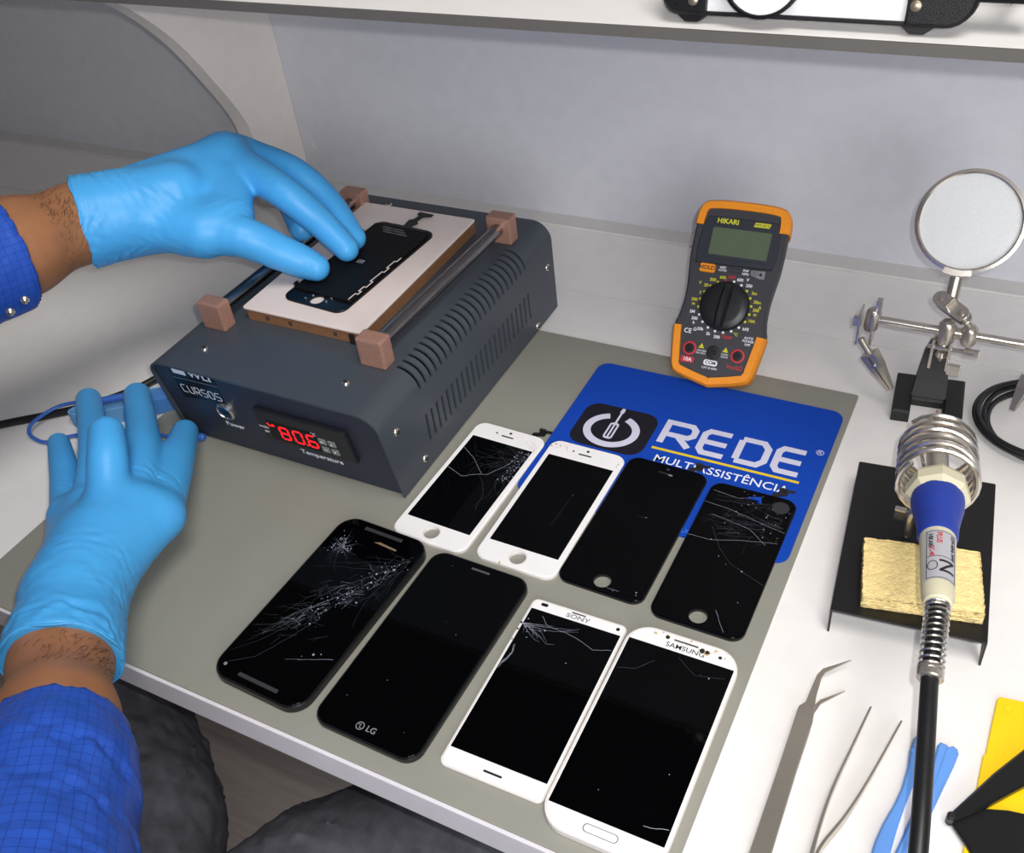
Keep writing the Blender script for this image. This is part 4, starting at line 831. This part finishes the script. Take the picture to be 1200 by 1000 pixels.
# ------------------------------------------------------------------ tweezers, pry tools, scrapers
tw = empty('tweezers', (-45, 290, 0)); tag(tw, 'steel tweezers with bent hooked tips, left of the straight pair', 'tweezers', 'tweezers on the bench'); TW = Matrix.Translation(Vector((45, -290, 0)))
a1 = [(-31.8, 361.5), (-44.5, 350), (-46.2, 345), (-47.4, 326), (-50, 322), (-49.8, 284), (-50, 228), (-40.6, 228), (-41.3, 286), (-40.9, 315), (-43.2, 331), (-43.6, 344), (-42.6, 348.2)]
MB().plate(a1, (), 6.5, 7.9, .35).build('arm', m_steel, tw, TW)
a2 = [(x + .3, y + 1) for x, y in [(-30.8, 344), (-41.6, 333.5), (-43.6, 329), (-46, 318), (-48, 312), (-49.4, 284), (-49.6, 227), (-41, 227), (-41.8, 286), (-41.6, 312), (-42.4, 324), (-40.8, 331)]]
MB().plate(a2, (), .15, 1.5, .35).build('arm', m_steel, tw, TW)
MB().box(-49, -41.6, 228.5, 236, 1.5, 6.5).build('joint', m_steel, tw, TW)
tw = empty('tweezers', (-15, 280, 0)); tag(tw, 'steel tweezers with straight needle tips spread open', 'tweezers', 'tweezers on the bench'); TW = Matrix.Translation(Vector((15, -280, 0)))
def leg(pts):
    P = spline([(x, y, 0) for x, y in pts], 8); q = MB(); n_ = len(P); rings = []
    for i, p in enumerate(P):
        f_ = i / (n_ - 1); h_ = 8.0 * min(1, (1 - f_) * 1.5 + .14); t_ = .75 - .3 * f_; a = np.array(P[min(i + 1, n_ - 1)][:2]) - np.array(P[max(i - 1, 0)][:2]); a = a / np.linalg.norm(a); nn = np.array([-a[1], a[0]])
        rings.append([(p[0] + nn[0] * t_, p[1] + nn[1] * t_, 5 - h_ / 2 - .9), (p[0] + nn[0] * t_, p[1] + nn[1] * t_, 5 + h_ / 2 - .9), (p[0] - nn[0] * t_, p[1] - nn[1] * t_, 5 + h_ / 2 - .9), (p[0] - nn[0] * t_, p[1] - nn[1] * t_, 5 - h_ / 2 - .9)])
    q.loft(rings, True, False).build('arm', m_steel, tw, TW)
leg([(-23.2, 228), (-23.6, 247), (-22.9, 279), (-19, 313), (-15.9, 338)]); leg([(-21.6, 228), (-21, 248), (-13.7, 270.6), (-7.7, 295.7), (.2, 335.5)]); MB().box(-23.6, -21.2, 224, 232, .3, 8).build('joint', m_steel, tw, TW)
def slab(nm, out, z0, z1, m, label, cat, grp, bev=1.0, extra=None):
    c = np.mean(np.array(out), 0); e = empty(nm, (c[0], c[1], z0)); tag(e, label, cat, grp); X = Matrix.Translation(Vector((-c[0], -c[1], -z0)))
    MB().plate(out, (), z0 + .05, z1, bev).build('blade', m, e, X); return e, X
e, X = slab('pry_tool', [(8.2, 329.5), (9.4, 331), (12.6, 331), (13.8, 329), (13.9, 314), (12.2, 300), (11.0, 290), (9.9, 276), (9.4, 262), (9.6, 250), (9.6, 232), (2.5, 232), (1.2, 250), (1.6, 265), (3.2, 276), (6, 288), (7.6, 298), (8.0, 312), (7.4, 320), (7.6, 322)], 0, 4.2, m_tool, 'light blue plastic pry tool with narrow neck, left of the black cord', 'pry tool', 'blue pry tools')
MB().bbox(7.6, 13.8, 319.8, 321.6, 3.8, 4.7, .3).build('collar', m_tool, e, X)
e, X = slab('pry_tool', [(19.2, 329), (20.4, 331.4), (23, 331.2), (24.6, 330.2), (26.4, 331.6), (28.6, 330.6), (29.6, 328), (28.8, 322), (26, 307), (22.4, 287), (18.6, 273), (14.8, 262), (13.2, 256), (10.4, 256), (11.4, 264), (14, 280), (17, 300), (18.8, 316)], 0, 4.0, m_tool, 'light blue plastic pry tool with notched end, right of the black cord', 'pry tool', 'blue pry tools')
MB().ribbon([(24.6, 329), (22.4, 306), (19, 286)], [1.2, 1.2, .8], 4.0, 4.5).build('ridge', m_tool, e, X)
yo = [(42.4, 370), (43.6, 371.8), (60, 374), (92, 378), (93, 236), (38.4, 236), (39.4, 277), (40.4, 318), (40.6, 333), (41.6, 334.6), (41.6, 340)]
e, X = slab('scraper_card', yo, 0, 2.2, m_yellow, 'flat yellow plastic scraper card at the lower right corner', 'scraper', None, .5)
for x, y in ((48.6, 364.5), (47.8, 337.5), (58, 366), (72, 368)): MB().lathe([(2.6, 2.2), (2.5, 2.55), (1.9, 2.6), (1.6, 2.25), (.1, 2.2)], 18, X @ Matrix.Translation(Vector((x, y, 0)))).build('raised_ring', m_yellow, e)
bt_ = empty('folding_scraper', (45, 300, 2.2)); tag(bt_, 'black plastic spudger with fan-shaped blade lying across the yellow card', 'spudger'); BT = Matrix.Translation(Vector((-45, -300, -2.2)))
MB().plate([(32, 288.4), (38, 296), (46, 302.4), (55, 305.6), (66, 307.4), (90, 308), (90, 248), (66, 252), (50, 268), (40, 280)], (), 2.3, 4.6, .6).build('fan_blade', m_blackpl, bt_, BT)
MB().plate([(29.4, 288.6), (30.6, 287.2), (32.6, 287.6), (41.6, 296.8), (60, 319.6), (84, 346), (84, 372), (57.7, 340.5), (46.4, 321.5)], (), 4.6, 8.2, 1.0).build('handle_bar', m_blackpl, bt_, BT)
MB().lathe([(2.0, 2.3), (2.0, 8.8), (1.4, 9.2)], 14, BT @ Matrix.Translation(Vector((31.4, 289.6, 0)))).build('pivot', m_blackmat, bt_)

# ------------------------------------------------------------------ headband magnifier on the shelf
hm = empty('headband_magnifier', (-120, 480, 306.4)); tag(hm, 'black headband magnifier with clear lens plate resting on the shelf', 'magnifier'); HMx = Matrix.Translation(Vector((120, -480, -306.4)))
YH = 476.0
def hx_(px): return at_y(px, 25, YH)[0]
xa, xb, xc, xd = hx_(778), hx_(826), hx_(1064), hx_(1143)
LFm = HMx @ frame((0, YH, 306.6), (1, 0, 0), (0, .25, 1))
def hp(mb, n_, m): return mb.build(n_, m, hm, LFm)
hp(MB().plate(rrect(xa, xb + 1, 3.4, 46, [1, 1, 9, 9]), (), -6, 6, 1.5), 'left_housing', m_magblack)
hp(MB().plate(rrect(xc - 1, xd, 3.4, 48, [12, 9, 1, 1]), (), -6, 6, 1.5), 'right_housing', m_magblack)
hp(MB().bbox(xb, xc, 3.4, 5.2, -3, 4, .5), 'lower_frame', m_magblack); hp(MB().bbox(xb, xc, 44, 47, -3, 4, .5), 'upper_frame', m_magblack)
hp(MB().box(xb, xc, 5.2, 44, -.8, 1.2), 'lens_plate', m_clear)
for px in (812, 1077): x = hx_(px); hp(MB().plate([(x - 8, 4), (x + 8, 4), (x + 3, .1), (x - 3, .1)], (), -3, 3), 'foot_tab', m_magblack)
for px in (815, 1072): x = hx_(px); MB().lathe([(2.4, 6), (2.4, 6.8), (1.2, 7.4), (.1, 7.4)], 12, LFm @ Matrix.Translation(Vector((x, 10 if px < 900 else 12, 0)))).build('screw', m_gold, hm)
xl = hx_(893); MB().lathe([(17.6, 5), (19.2, 5.5), (19.2, 9), (17.6, 9.5), (17.6, 5)], 40, LFm @ Matrix.Translation(Vector((xl, 22.5, 0))), cap=False).build('loupe_ring', m_magblack, hm)
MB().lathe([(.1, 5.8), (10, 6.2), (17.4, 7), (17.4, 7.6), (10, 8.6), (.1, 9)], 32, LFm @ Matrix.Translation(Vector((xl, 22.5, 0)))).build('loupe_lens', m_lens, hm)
hp(MB().bbox(xd - 2, xd + 24, 14, 30, -8, 2, 2), 'side_arm', m_blackpl)
hb_ = spline([(xa + 6, 20, -4), (xa - 4, 22, -60), (xa + 20, 24, -150), ((xa + xd) / 2, 24, -195), (xd - 10, 24, -150), (xd + 14, 22, -60), (xd + 12, 20, -6)], 8)
q = MB(); q.loft([[(p[0], p[1] - 9, p[2]), (p[0], p[1] + 9, p[2]), (p[0] + .1, p[1] + 9, p[2] - 2), (p[0] + .1, p[1] - 9, p[2] - 2)] for p in [(b_[0], b_[1] - .25 * b_[2], b_[2]) for b_ in hb_]], True, False); hp(q, 'headband', m_blackpl)

# ------------------------------------------------------------------ wrist strap and power cable
ws = empty('wrist_strap', (-608, 390, 0)); tag(ws, 'light blue anti-static wrist strap with coiled cord behind the lower glove', 'wrist strap'); WS = Matrix.Translation(Vector((608, -390, 0)))
ux_, uy_ = np.array([.78, .62]), np.array([-.62, .78]); loop = []
for k in range(40):
    a = 2 * math.pi * k / 40; e_ = np.array([-609, 389]) + ux_ * 45 * math.copysign(abs(math.cos(a)) ** .7, math.cos(a)) + uy_ * 9 * math.sin(a); loop.append(e_)
q = MB(); rings = []
for k in range(40):
    p = loop[k]; d = loop[(k + 1) % 40] - loop[k - 1]; d = d / np.linalg.norm(d); nn = np.array([d[1], -d[0]]); rings.append([(*(p + nn * .8), .1), (*(p + nn * .8), 14), (*(p - nn * .8), 14), (*(p - nn * .8), .1)])
rings.append(rings[0]); q.loft(rings, False, False); q.build('band', m_band, ws, WS)
q = MB(); q.bbox(-12, 12, -6.5, 6.5, 1, 16, 1.2); bk_ = q.build('buckle', m_bluepl, ws, WS @ frame((-585, 403, 0), (.72, .69, 0), (-.69, .72, 0)))
MB().lathe([(1.6, 0), (1.6, .6), (.1, .7)], 12, WS @ axis_frame((-582, 402, 13), (.6, -.6, .5))).build('rivet', m_grip, bk_)
MB().bbox(-3, 3, -1.5, 1.5, 0, 20, 1).build('strap_tongue', m_band, ws, WS @ frame((-603, 409, 3), (.7, .7, 0), (-.5, .5, .7)))
A_, B_ = Vector(at(160, 462, 12)), Vector(at(119, 470, 12)); MB().tube([tuple(A_), tuple(B_)], 3.2, 12).build('cord_plug', m_bluecord, ws, WS)
q = MB()
MB().tube(spline([tuple(B_), at(88, 472, 11), at(65, 478, 10), at(40, 494, 9.5), at(34, 507, 6), at(44, 516, 3), at(58, 518, 3), at(90, 510, 3), at(150, 505, 3), at(200, 512, 3)], 8), 1.5, 8).build('cord', m_bluecord, ws, WS)
MB().lathe([(2.6, -8), (3.2, -6), (3.2, 6), (2.4, 8)], 12, WS @ axis_frame(Vector(at(229, 512, 5)), (1, .3, 0))).build('snap_plug', m_bluecord, ws)
pc = MB().tube(spline([(-860, 250, 3.6), at(-60, 512, 3.6), at(0, 498, 3.6), at(60, 486, 3.6), at(110, 474, 3.6), at(160, 456, 3.6), at(192, 440, 3.6), (-590, 470, 3.6), (-585, 560, 3.6), (-575, 640, 3.6), (-520, 662, 3.6), (-440, 655, 6)], 8), 3.3, 10).build('power_cable', m_cord)
tag(pc, 'thick black power cable running along the white bench behind the lower glove', 'cable')

# ------------------------------------------------------------------ the seated technician
def A3(px, py, z): return np.array(at(px, py, z))
per = empty('person', (-375, -110, -740)); tag(per, 'person in blue smock, blue gloves and dark jeans working at the bench', 'person')
PI_ = Matrix.Translation(Vector((0.375, 0.110, 0.740)))
def pp(o): o.matrix_parent_inverse = PI_; return o
def wrinkle(segs):            # creases around the cuffs: waves along each arm, fading away from the cuff
    def f(G):
        d = np.zeros(G.shape[:3], np.float32)
        for (c, ax_, fade, amp, wl) in segs:
            c = np.array(c, np.float32); ax_ = np.array(ax_, np.float32); ax_ = ax_ / np.linalg.norm(ax_); v = G - c; s_ = v @ ax_
            w = np.exp(-(s_ / fade) ** 2) * np.exp(-((v ** 2).sum(-1) / (fade * 3.2) ** 2))
            x_, y_, z_ = v[..., 0], v[..., 1], v[..., 2]
            n1 = np.sin(x_ * .19 + z_ * .23 + 1.1) + np.sin(y_ * .17 - z_ * .29 + .4); n2 = np.sin(x_ * .11 - y_ * .15 + z_ * .08)
            d += amp * w * (.55 + .45 * n2) * (np.sin(s_ * 6.283 / wl + 1.9 * n1 + (x_ - z_) * .05) + .7 * np.sin(s_ * 6.283 / (wl * .61) - 1.3 * n1 + (y_ + z_) * .09 + 2 * n2))
        return d
    return f
# left hand (on the phone screen)
LWc, LW = A3(96, 261, 160), A3(150, 250, 157)
Lax = (LW - LWc) / np.linalg.norm(LW - LWc)
L_elb = LWc - Lax * 0 + np.array([-52, -215, 28.0]); L_sh = np.array([-560, -90, 300.0])
palmL = [(LWc - Lax * 10, LWc + Lax * 12, 33, 31), (LWc, LW, 31, 30), (LW, A3(205, 232, 158), 30, 27), (A3(170, 225, 160), A3(264, 185, 163), 22, 18), (A3(180, 250, 152), A3(262, 205, 156), 22, 18), (A3(200, 232, 150), A3(280, 188, 152), 22, 17), (A3(175, 255, 150), A3(238, 272, 143), 24, 19), (A3(232, 262, 145), A3(262, 262, 144), 17, 15), (A3(258, 205, 157), A3(264, 258, 146), 16, 14), (A3(277, 214, 155), A3(280, 254, 145), 12, 11)]
indexL = chain([(A3(266, 186, 163), 17), (A3(284, 196, 160), 14.6), (A3(330, 224, 150), 12.6), (A3(372, 258, 128), 11.4), (A3(406, 292, 108.8), 9.4)])
middleL = chain([(A3(275, 180, 156), 16), (A3(300, 186, 152), 13.8), (A3(345, 203, 146), 12.2), (A3(384, 236, 127), 11.0), (A3(415, 279, 108.8), 9.2)])
ringL = chain([(A3(262, 186, 146), 15), (A3(292, 196, 140), 12.8), (A3(332, 226, 122), 11), (A3(353, 269, 112), 9.4)])
pinkyL = chain([(A3(250, 188, 140), 14), (A3(280, 194, 128), 11), (A3(306, 208, 120), 9), (A3(322, 224, 114), 8)])
thumbL = chain([(A3(225, 268, 143), 19), (A3(282, 277, 138), 15.2), (A3(328, 296, 122), 13.2), (A3(352, 306, 113.5), 12.4), (A3(371, 314, 108.8), 9.8)])
cutL = (LWc + np.array([0, 0, 0]), -Lax)
gl = pp(organic('glove', m_glove, per, [palmL + [(A3(264, 186, 163), A3(275, 200, 150), 18, 16)], indexL, middleL, ringL, pinkyL, thumbL], 1.6, 9.0, [cutL], wrinkle([(LWc + Lax * 8, Lax, 34, .62, 13), (A3(215, 285, 150), (.5, .3, .6), 26, .35, 7), (A3(296, 205, 172), (.8, -.3, .2), 12, .4, 6), (A3(360, 305, 122), (.8, .2, -.3), 7, .35, 5)])))
gl['label'] = 'blue nitrile glove pressing the phone screen'
# right hand (resting at the mat's left edge)
RWc, RW = A3(72, 776, 42), A3(88, 700, 42)
Rax = (RW - RWc) / np.linalg.norm(RW - RWc)
R_elb = np.array([-268, 8, 96.0]); R_sh = np.array([-190, -130, 300.0])
palmR = [(RWc - Rax * 12, RWc + Rax * 14, 33.5, 31), (RWc, RW, 31, 30), (RW, A3(112, 640, 44), 29, 25), (A3(95, 672, 42), A3(84, 606, 38), 23, 15), (A3(98, 665, 44), A3(106, 596, 46), 23, 15), (A3(104, 668, 45), A3(134, 592, 54), 24, 17), (A3(108, 668, 44), A3(164, 592, 50), 23, 15), (A3(112, 670, 40), A3(188, 604, 40), 23, 16)]
thumbR = chain([(A3(82, 610, 37), 13), (A3(77, 568, 32), 10.6), (A3(74, 545, 29), 9.8), (A3(69, 520, 23), 8.2)])
indexR = chain([(A3(104, 600, 46), 13), (A3(110, 550, 46), 11.2), (A3(110, 512, 42), 10.8), (A3(104, 469, 30), 9.6)])
middleR = chain([(A3(131, 600, 53), 16), (A3(127, 562, 66), 13.6), (A3(126, 532, 76), 12.6), (A3(125, 508, 80), 11.6)])
ringR = chain([(A3(160, 598, 49), 14), (A3(168, 550, 46), 12.4), (A3(168, 515, 42), 11.8), (A3(161, 464, 30), 10.4)])
pinkyR = chain([(A3(184, 606, 40), 16), (A3(200, 564, 34), 13.4), (A3(208, 535, 29), 12.4), (A3(217, 507, 21), 9.8)])
gl = pp(organic('glove', m_glove, per, [palmR, thumbR, indexR, middleR, ringR, pinkyR], 1.6, 9.0, [(RWc, -Rax)], wrinkle([(RWc + Rax * 10, Rax, 36, .7, 14), (RW + Rax * 14, Rax, 20, .4, 9), (A3(198, 572, 38), (.3, 1, 0), 8, .5, 6), (A3(82, 576, 40), (-.3, 1, 0), 6, .5, 6), (A3(170, 556, 52), (0, 1, 0), 6, .4, 6), (A3(126, 528, 88), (0, 1, .3), 9, .3, 5)])))
gl['label'] = 'blue nitrile glove with spread fingers resting on the mat'
for c_, a_, r_ in ((LWc + Lax * .6, Lax, 32.6), (RWc + Rax * .6, Rax, 33.0)):
    X_ = axis_frame(c_, a_); pp(MB().tube([tuple(X_ @ Vector((r_ * math.cos(2 * math.pi * k / 48) * (1 + .012 * math.sin(k * .9)), r_ * math.sin(2 * math.pi * k / 48) * (1 + .012 * math.cos(k * .7)), 1.0 * math.sin(k * .8)))) for k in range(48)], .9, 6, closed=True).build('rolled_cuff', m_glove, per))
# body: forearms, arms, trunk, neck and head as one skin (only the wrists show)
LS = A3(16, 291, 168); RS = A3(64, 855, 58)
tor = np.array([-375, -130, 0.0])
body = [(A3(150, 250, 157), LWc, 24, 27), (LWc, LS, 26, 32), (LS, L_elb, 33, 40), (L_elb, L_sh, 42, 55), (RW, RWc, 24, 26), (RWc, RS, 26, 29), (RS, R_elb, 31, 42), (R_elb, R_sh, 43, 55), (L_sh, R_sh, 55, 55), (tor + [0, 0, 260], tor + [0, -20, -160], 110, 105), (tor + [-60, 0, 220], tor + [-50, -20, -160], 90, 90), (tor + [60, 0, 220], tor + [50, -20, -160], 90, 90), (tor + [0, 0, 300], tor + [0, 25, 420], 58, 56), (tor + [0, 40, 500], tor + [0, 60, 540], 84, 88), (tor + [0, 88, 455], tor + [0, 96, 450], 50, 46), (tor + [0, 148, 500], tor + [0, 158, 488], 9, 12), (tor + [-84, 52, 510], tor + [-86, 50, 490], 14, 10), (tor + [84, 52, 510], tor + [86, 50, 490], 14, 10)]
bd = pp(organic('body', m_skin, per, [body], 4.5, 12.0)); bd['label'] = 'brown hairy forearms between sleeves and gloves'
pp(organic('hair', m_hair, per, [[(tor + [0, 20, 540], tor + [0, 50, 565], 84, 82), (tor + [0, 0, 480], tor + [0, 10, 520], 70, 80)]], 6, 10.0))
# arm hair on the two visible wrists
hr = MB(); rg3 = random.Random(5)
for (a, b, ra, rb, n_, sgn) in ((LWc, LS, 27, 33, 150, 1), (RWc, RS, 26.5, 30, 130, -1)):
    d = (b - a) / np.linalg.norm(b - a); L_ = np.linalg.norm(b - a); view = np.array([0, 0, CAMZ]) - a; view = view / np.linalg.norm(view)
    e1 = view - d * (view @ d); e1 /= np.linalg.norm(e1); e2 = np.cross(d, e1)
    for k in range(n_ * 2):
        t_ = rg3.uniform(-.05, 1.0); an = rg3.gauss(0.3 * sgn, .6); r_ = ra + (rb - ra) * t_ + .15; nn = e1 * math.cos(an) + e2 * math.sin(an); tg_ = -e1 * math.sin(an) + e2 * math.cos(an)
        p = a + d * L_ * t_ + nn * r_; l = rg3.uniform(3, 7); u1 = tg_ * rg3.gauss(.5 * sgn, .3) + d * rg3.gauss(-.6, .3); u2 = u1 + tg_ * rg3.uniform(-.5, .5); q1 = p + u1 * l * .5 + nn * .7; q2 = q1 + u2 * l * .5 - nn * .2
        hr.tube([tuple(p), tuple(q1), tuple(q2)], [.13, .11, .05], 3)
o = pp(hr.build('arm_hair', m_hair, per, fix=False)); o['kind'] = 'stuff'
# smock: both sleeves and the trunk
dl = (L_elb - LS) / np.linalg.norm(L_elb - LS); dr = (R_elb - RS) / np.linalg.norm(R_elb - RS)
LC0 = A3(10, 292, 168); RC0 = A3(66, 868, 60)
coat = [(LC0 - dl * 12, LC0 + dl * 60, 43, 46), (LC0 + dl * 60, L_elb, 46, 56), (L_elb, L_sh, 56, 72), (RC0 - dr * 12, RC0 + dr * 40, 35, 40), (RC0 + dr * 40, R_elb, 41, 56), (R_elb, R_sh, 56, 72), (L_sh, R_sh, 66, 66), (tor + [0, 0, 260], tor + [0, -20, -190], 122, 120), (tor + [-60, 0, 220], tor + [-60, -20, -190], 106, 108), (tor + [60, 0, 220], tor + [60, -20, -190], 106, 108)]
cf_l = np.array([-.05, 1, .05]); cuffs = []
def coat_disp(G):
    return wrinkle([(RC0 + dr * 70, dr, 70, 1.9, 40), (LC0 + dl * 60, dl, 50, 1.3, 34)])(G)
dLc = -dl + np.array([.25, 0, -.1]); dLc /= np.linalg.norm(dLc)
V_, F_ = None, None
def cut_near(o_, n_, rad):       # a cut plane that only acts near its own cuff
    return (o_, n_, rad)
def cloth_coords(o):           # thread directions: along and around each sleeve
    me = o.data; n_ = len(me.vertices); P = np.empty(n_ * 3); me.vertices.foreach_get('co', P); P = P.reshape(-1, 3) / S; best = np.full(n_, 1e9); out = np.zeros((n_, 3))
    for a, b, off in ((LC0, L_elb, 0), (L_elb, L_sh, 300), (RC0, R_elb, 40), (R_elb, R_sh, 340), (tor + [0, 0, 260], tor + [0, 0, -190], 700)):
        a = np.array(a); b = np.array(b); L_ = np.linalg.norm(b - a); d = (b - a) / L_; v = P - a; s_ = v @ d; r_ = v - s_[:, None] * d; dist = np.linalg.norm(r_, axis=1) + np.maximum(0, -s_) + np.maximum(0, s_ - L_)
        e1 = np.cross(d, [0, 0, 1.0]); e1 /= np.linalg.norm(e1); e2 = np.cross(d, e1); th = np.arctan2(r_ @ e2, r_ @ e1); m_ = dist < best
        best[m_] = dist[m_]; out[m_] = np.stack([s_ + off, th * 44, 0 * s_], 1)[m_]
    at_ = me.attributes.new('cloth', 'FLOAT_VECTOR', 'POINT'); at_.data.foreach_set('vector', out.ravel())
def coat_field(G):
    d = coat_disp(G)
    for (o_, n_, rad) in ((LC0, -dl, 110), (RC0, -dr, 90)):
        v = G - np.array(o_, np.float32); near = (v ** 2).sum(-1) < rad ** 2; s_ = v @ np.array(n_, np.float32)
        d = np.where(near & (s_ > 0), 60.0, d)
    return d
ct_ = pp(organic('smock', m_coat, per, [coat], 3.4, 12.0, (), coat_field)); cloth_coords(ct_); ct_['label'] = 'blue checked anti-static smock sleeves'
for P_, n_ in ((A3(29, 352, 178), (.6, -.5, .3)), (A3(12, 366, 176), (.6, -.5, .3))): o = MB().lathe([(2.6, -2), (2.6, .8), (1.6, 1.6), (.1, 1.8)], 14, axis_frame(P_, n_)).build('snap_button', m_silver, per); pp(o)
# jeans
hipL, hipR = np.array([-440, -110, -180.0]), np.array([-310, -110, -180.0])
jl = [p for p in chain([(hipL, 92), (np.array([-460, 122, -195.0]), 72), (np.array([-560, 214, -195.0]), 67), (np.array([-640, 290, -205.0]), 62), (np.array([-640, 240, -400.0]), 55), (np.array([-600, 110, -700.0]), 46)], 3)]
jr = [p for p in chain([(hipR, 92), (np.array([-334, 138, -195.0]), 72), (np.array([-264, 236, -195.0]), 68), (np.array([-190, 322, -200.0]), 64), (np.array([-190, 330, -400.0]), 55), (np.array([-205, 300, -700.0]), 46)], 3)]
jw = wrinkle([(np.array([-520, 190, -190.0]), (-.7, .7, 0), 90, 2.2, 34), (np.array([-300, 200, -190.0]), (.5, .8, .2), 80, 2.0, 30)])
pp(organic('jeans', m_jeans, per, [jl + jr + [(hipL, hipR, 100, 100), (hipL + [20, -20, 40], hipR + [-20, -20, 40], 110, 110)]], 5.0, 6.0, (), jw))['label'] = 'dark charcoal jeans'
for x in (-600, -205):
    y0 = 110 if x < -500 else 300; pp(organic('shoe', m_blackmat, per, [[((x, y0 - 20, -700), (x, y0 + 120, -712), 36, 26), ((x, y0 - 40, -706), (x, y0, -700), 32, 38)]], 5.0, 8.0, [((0, 0, -739.5), (0, 0, -1))]))
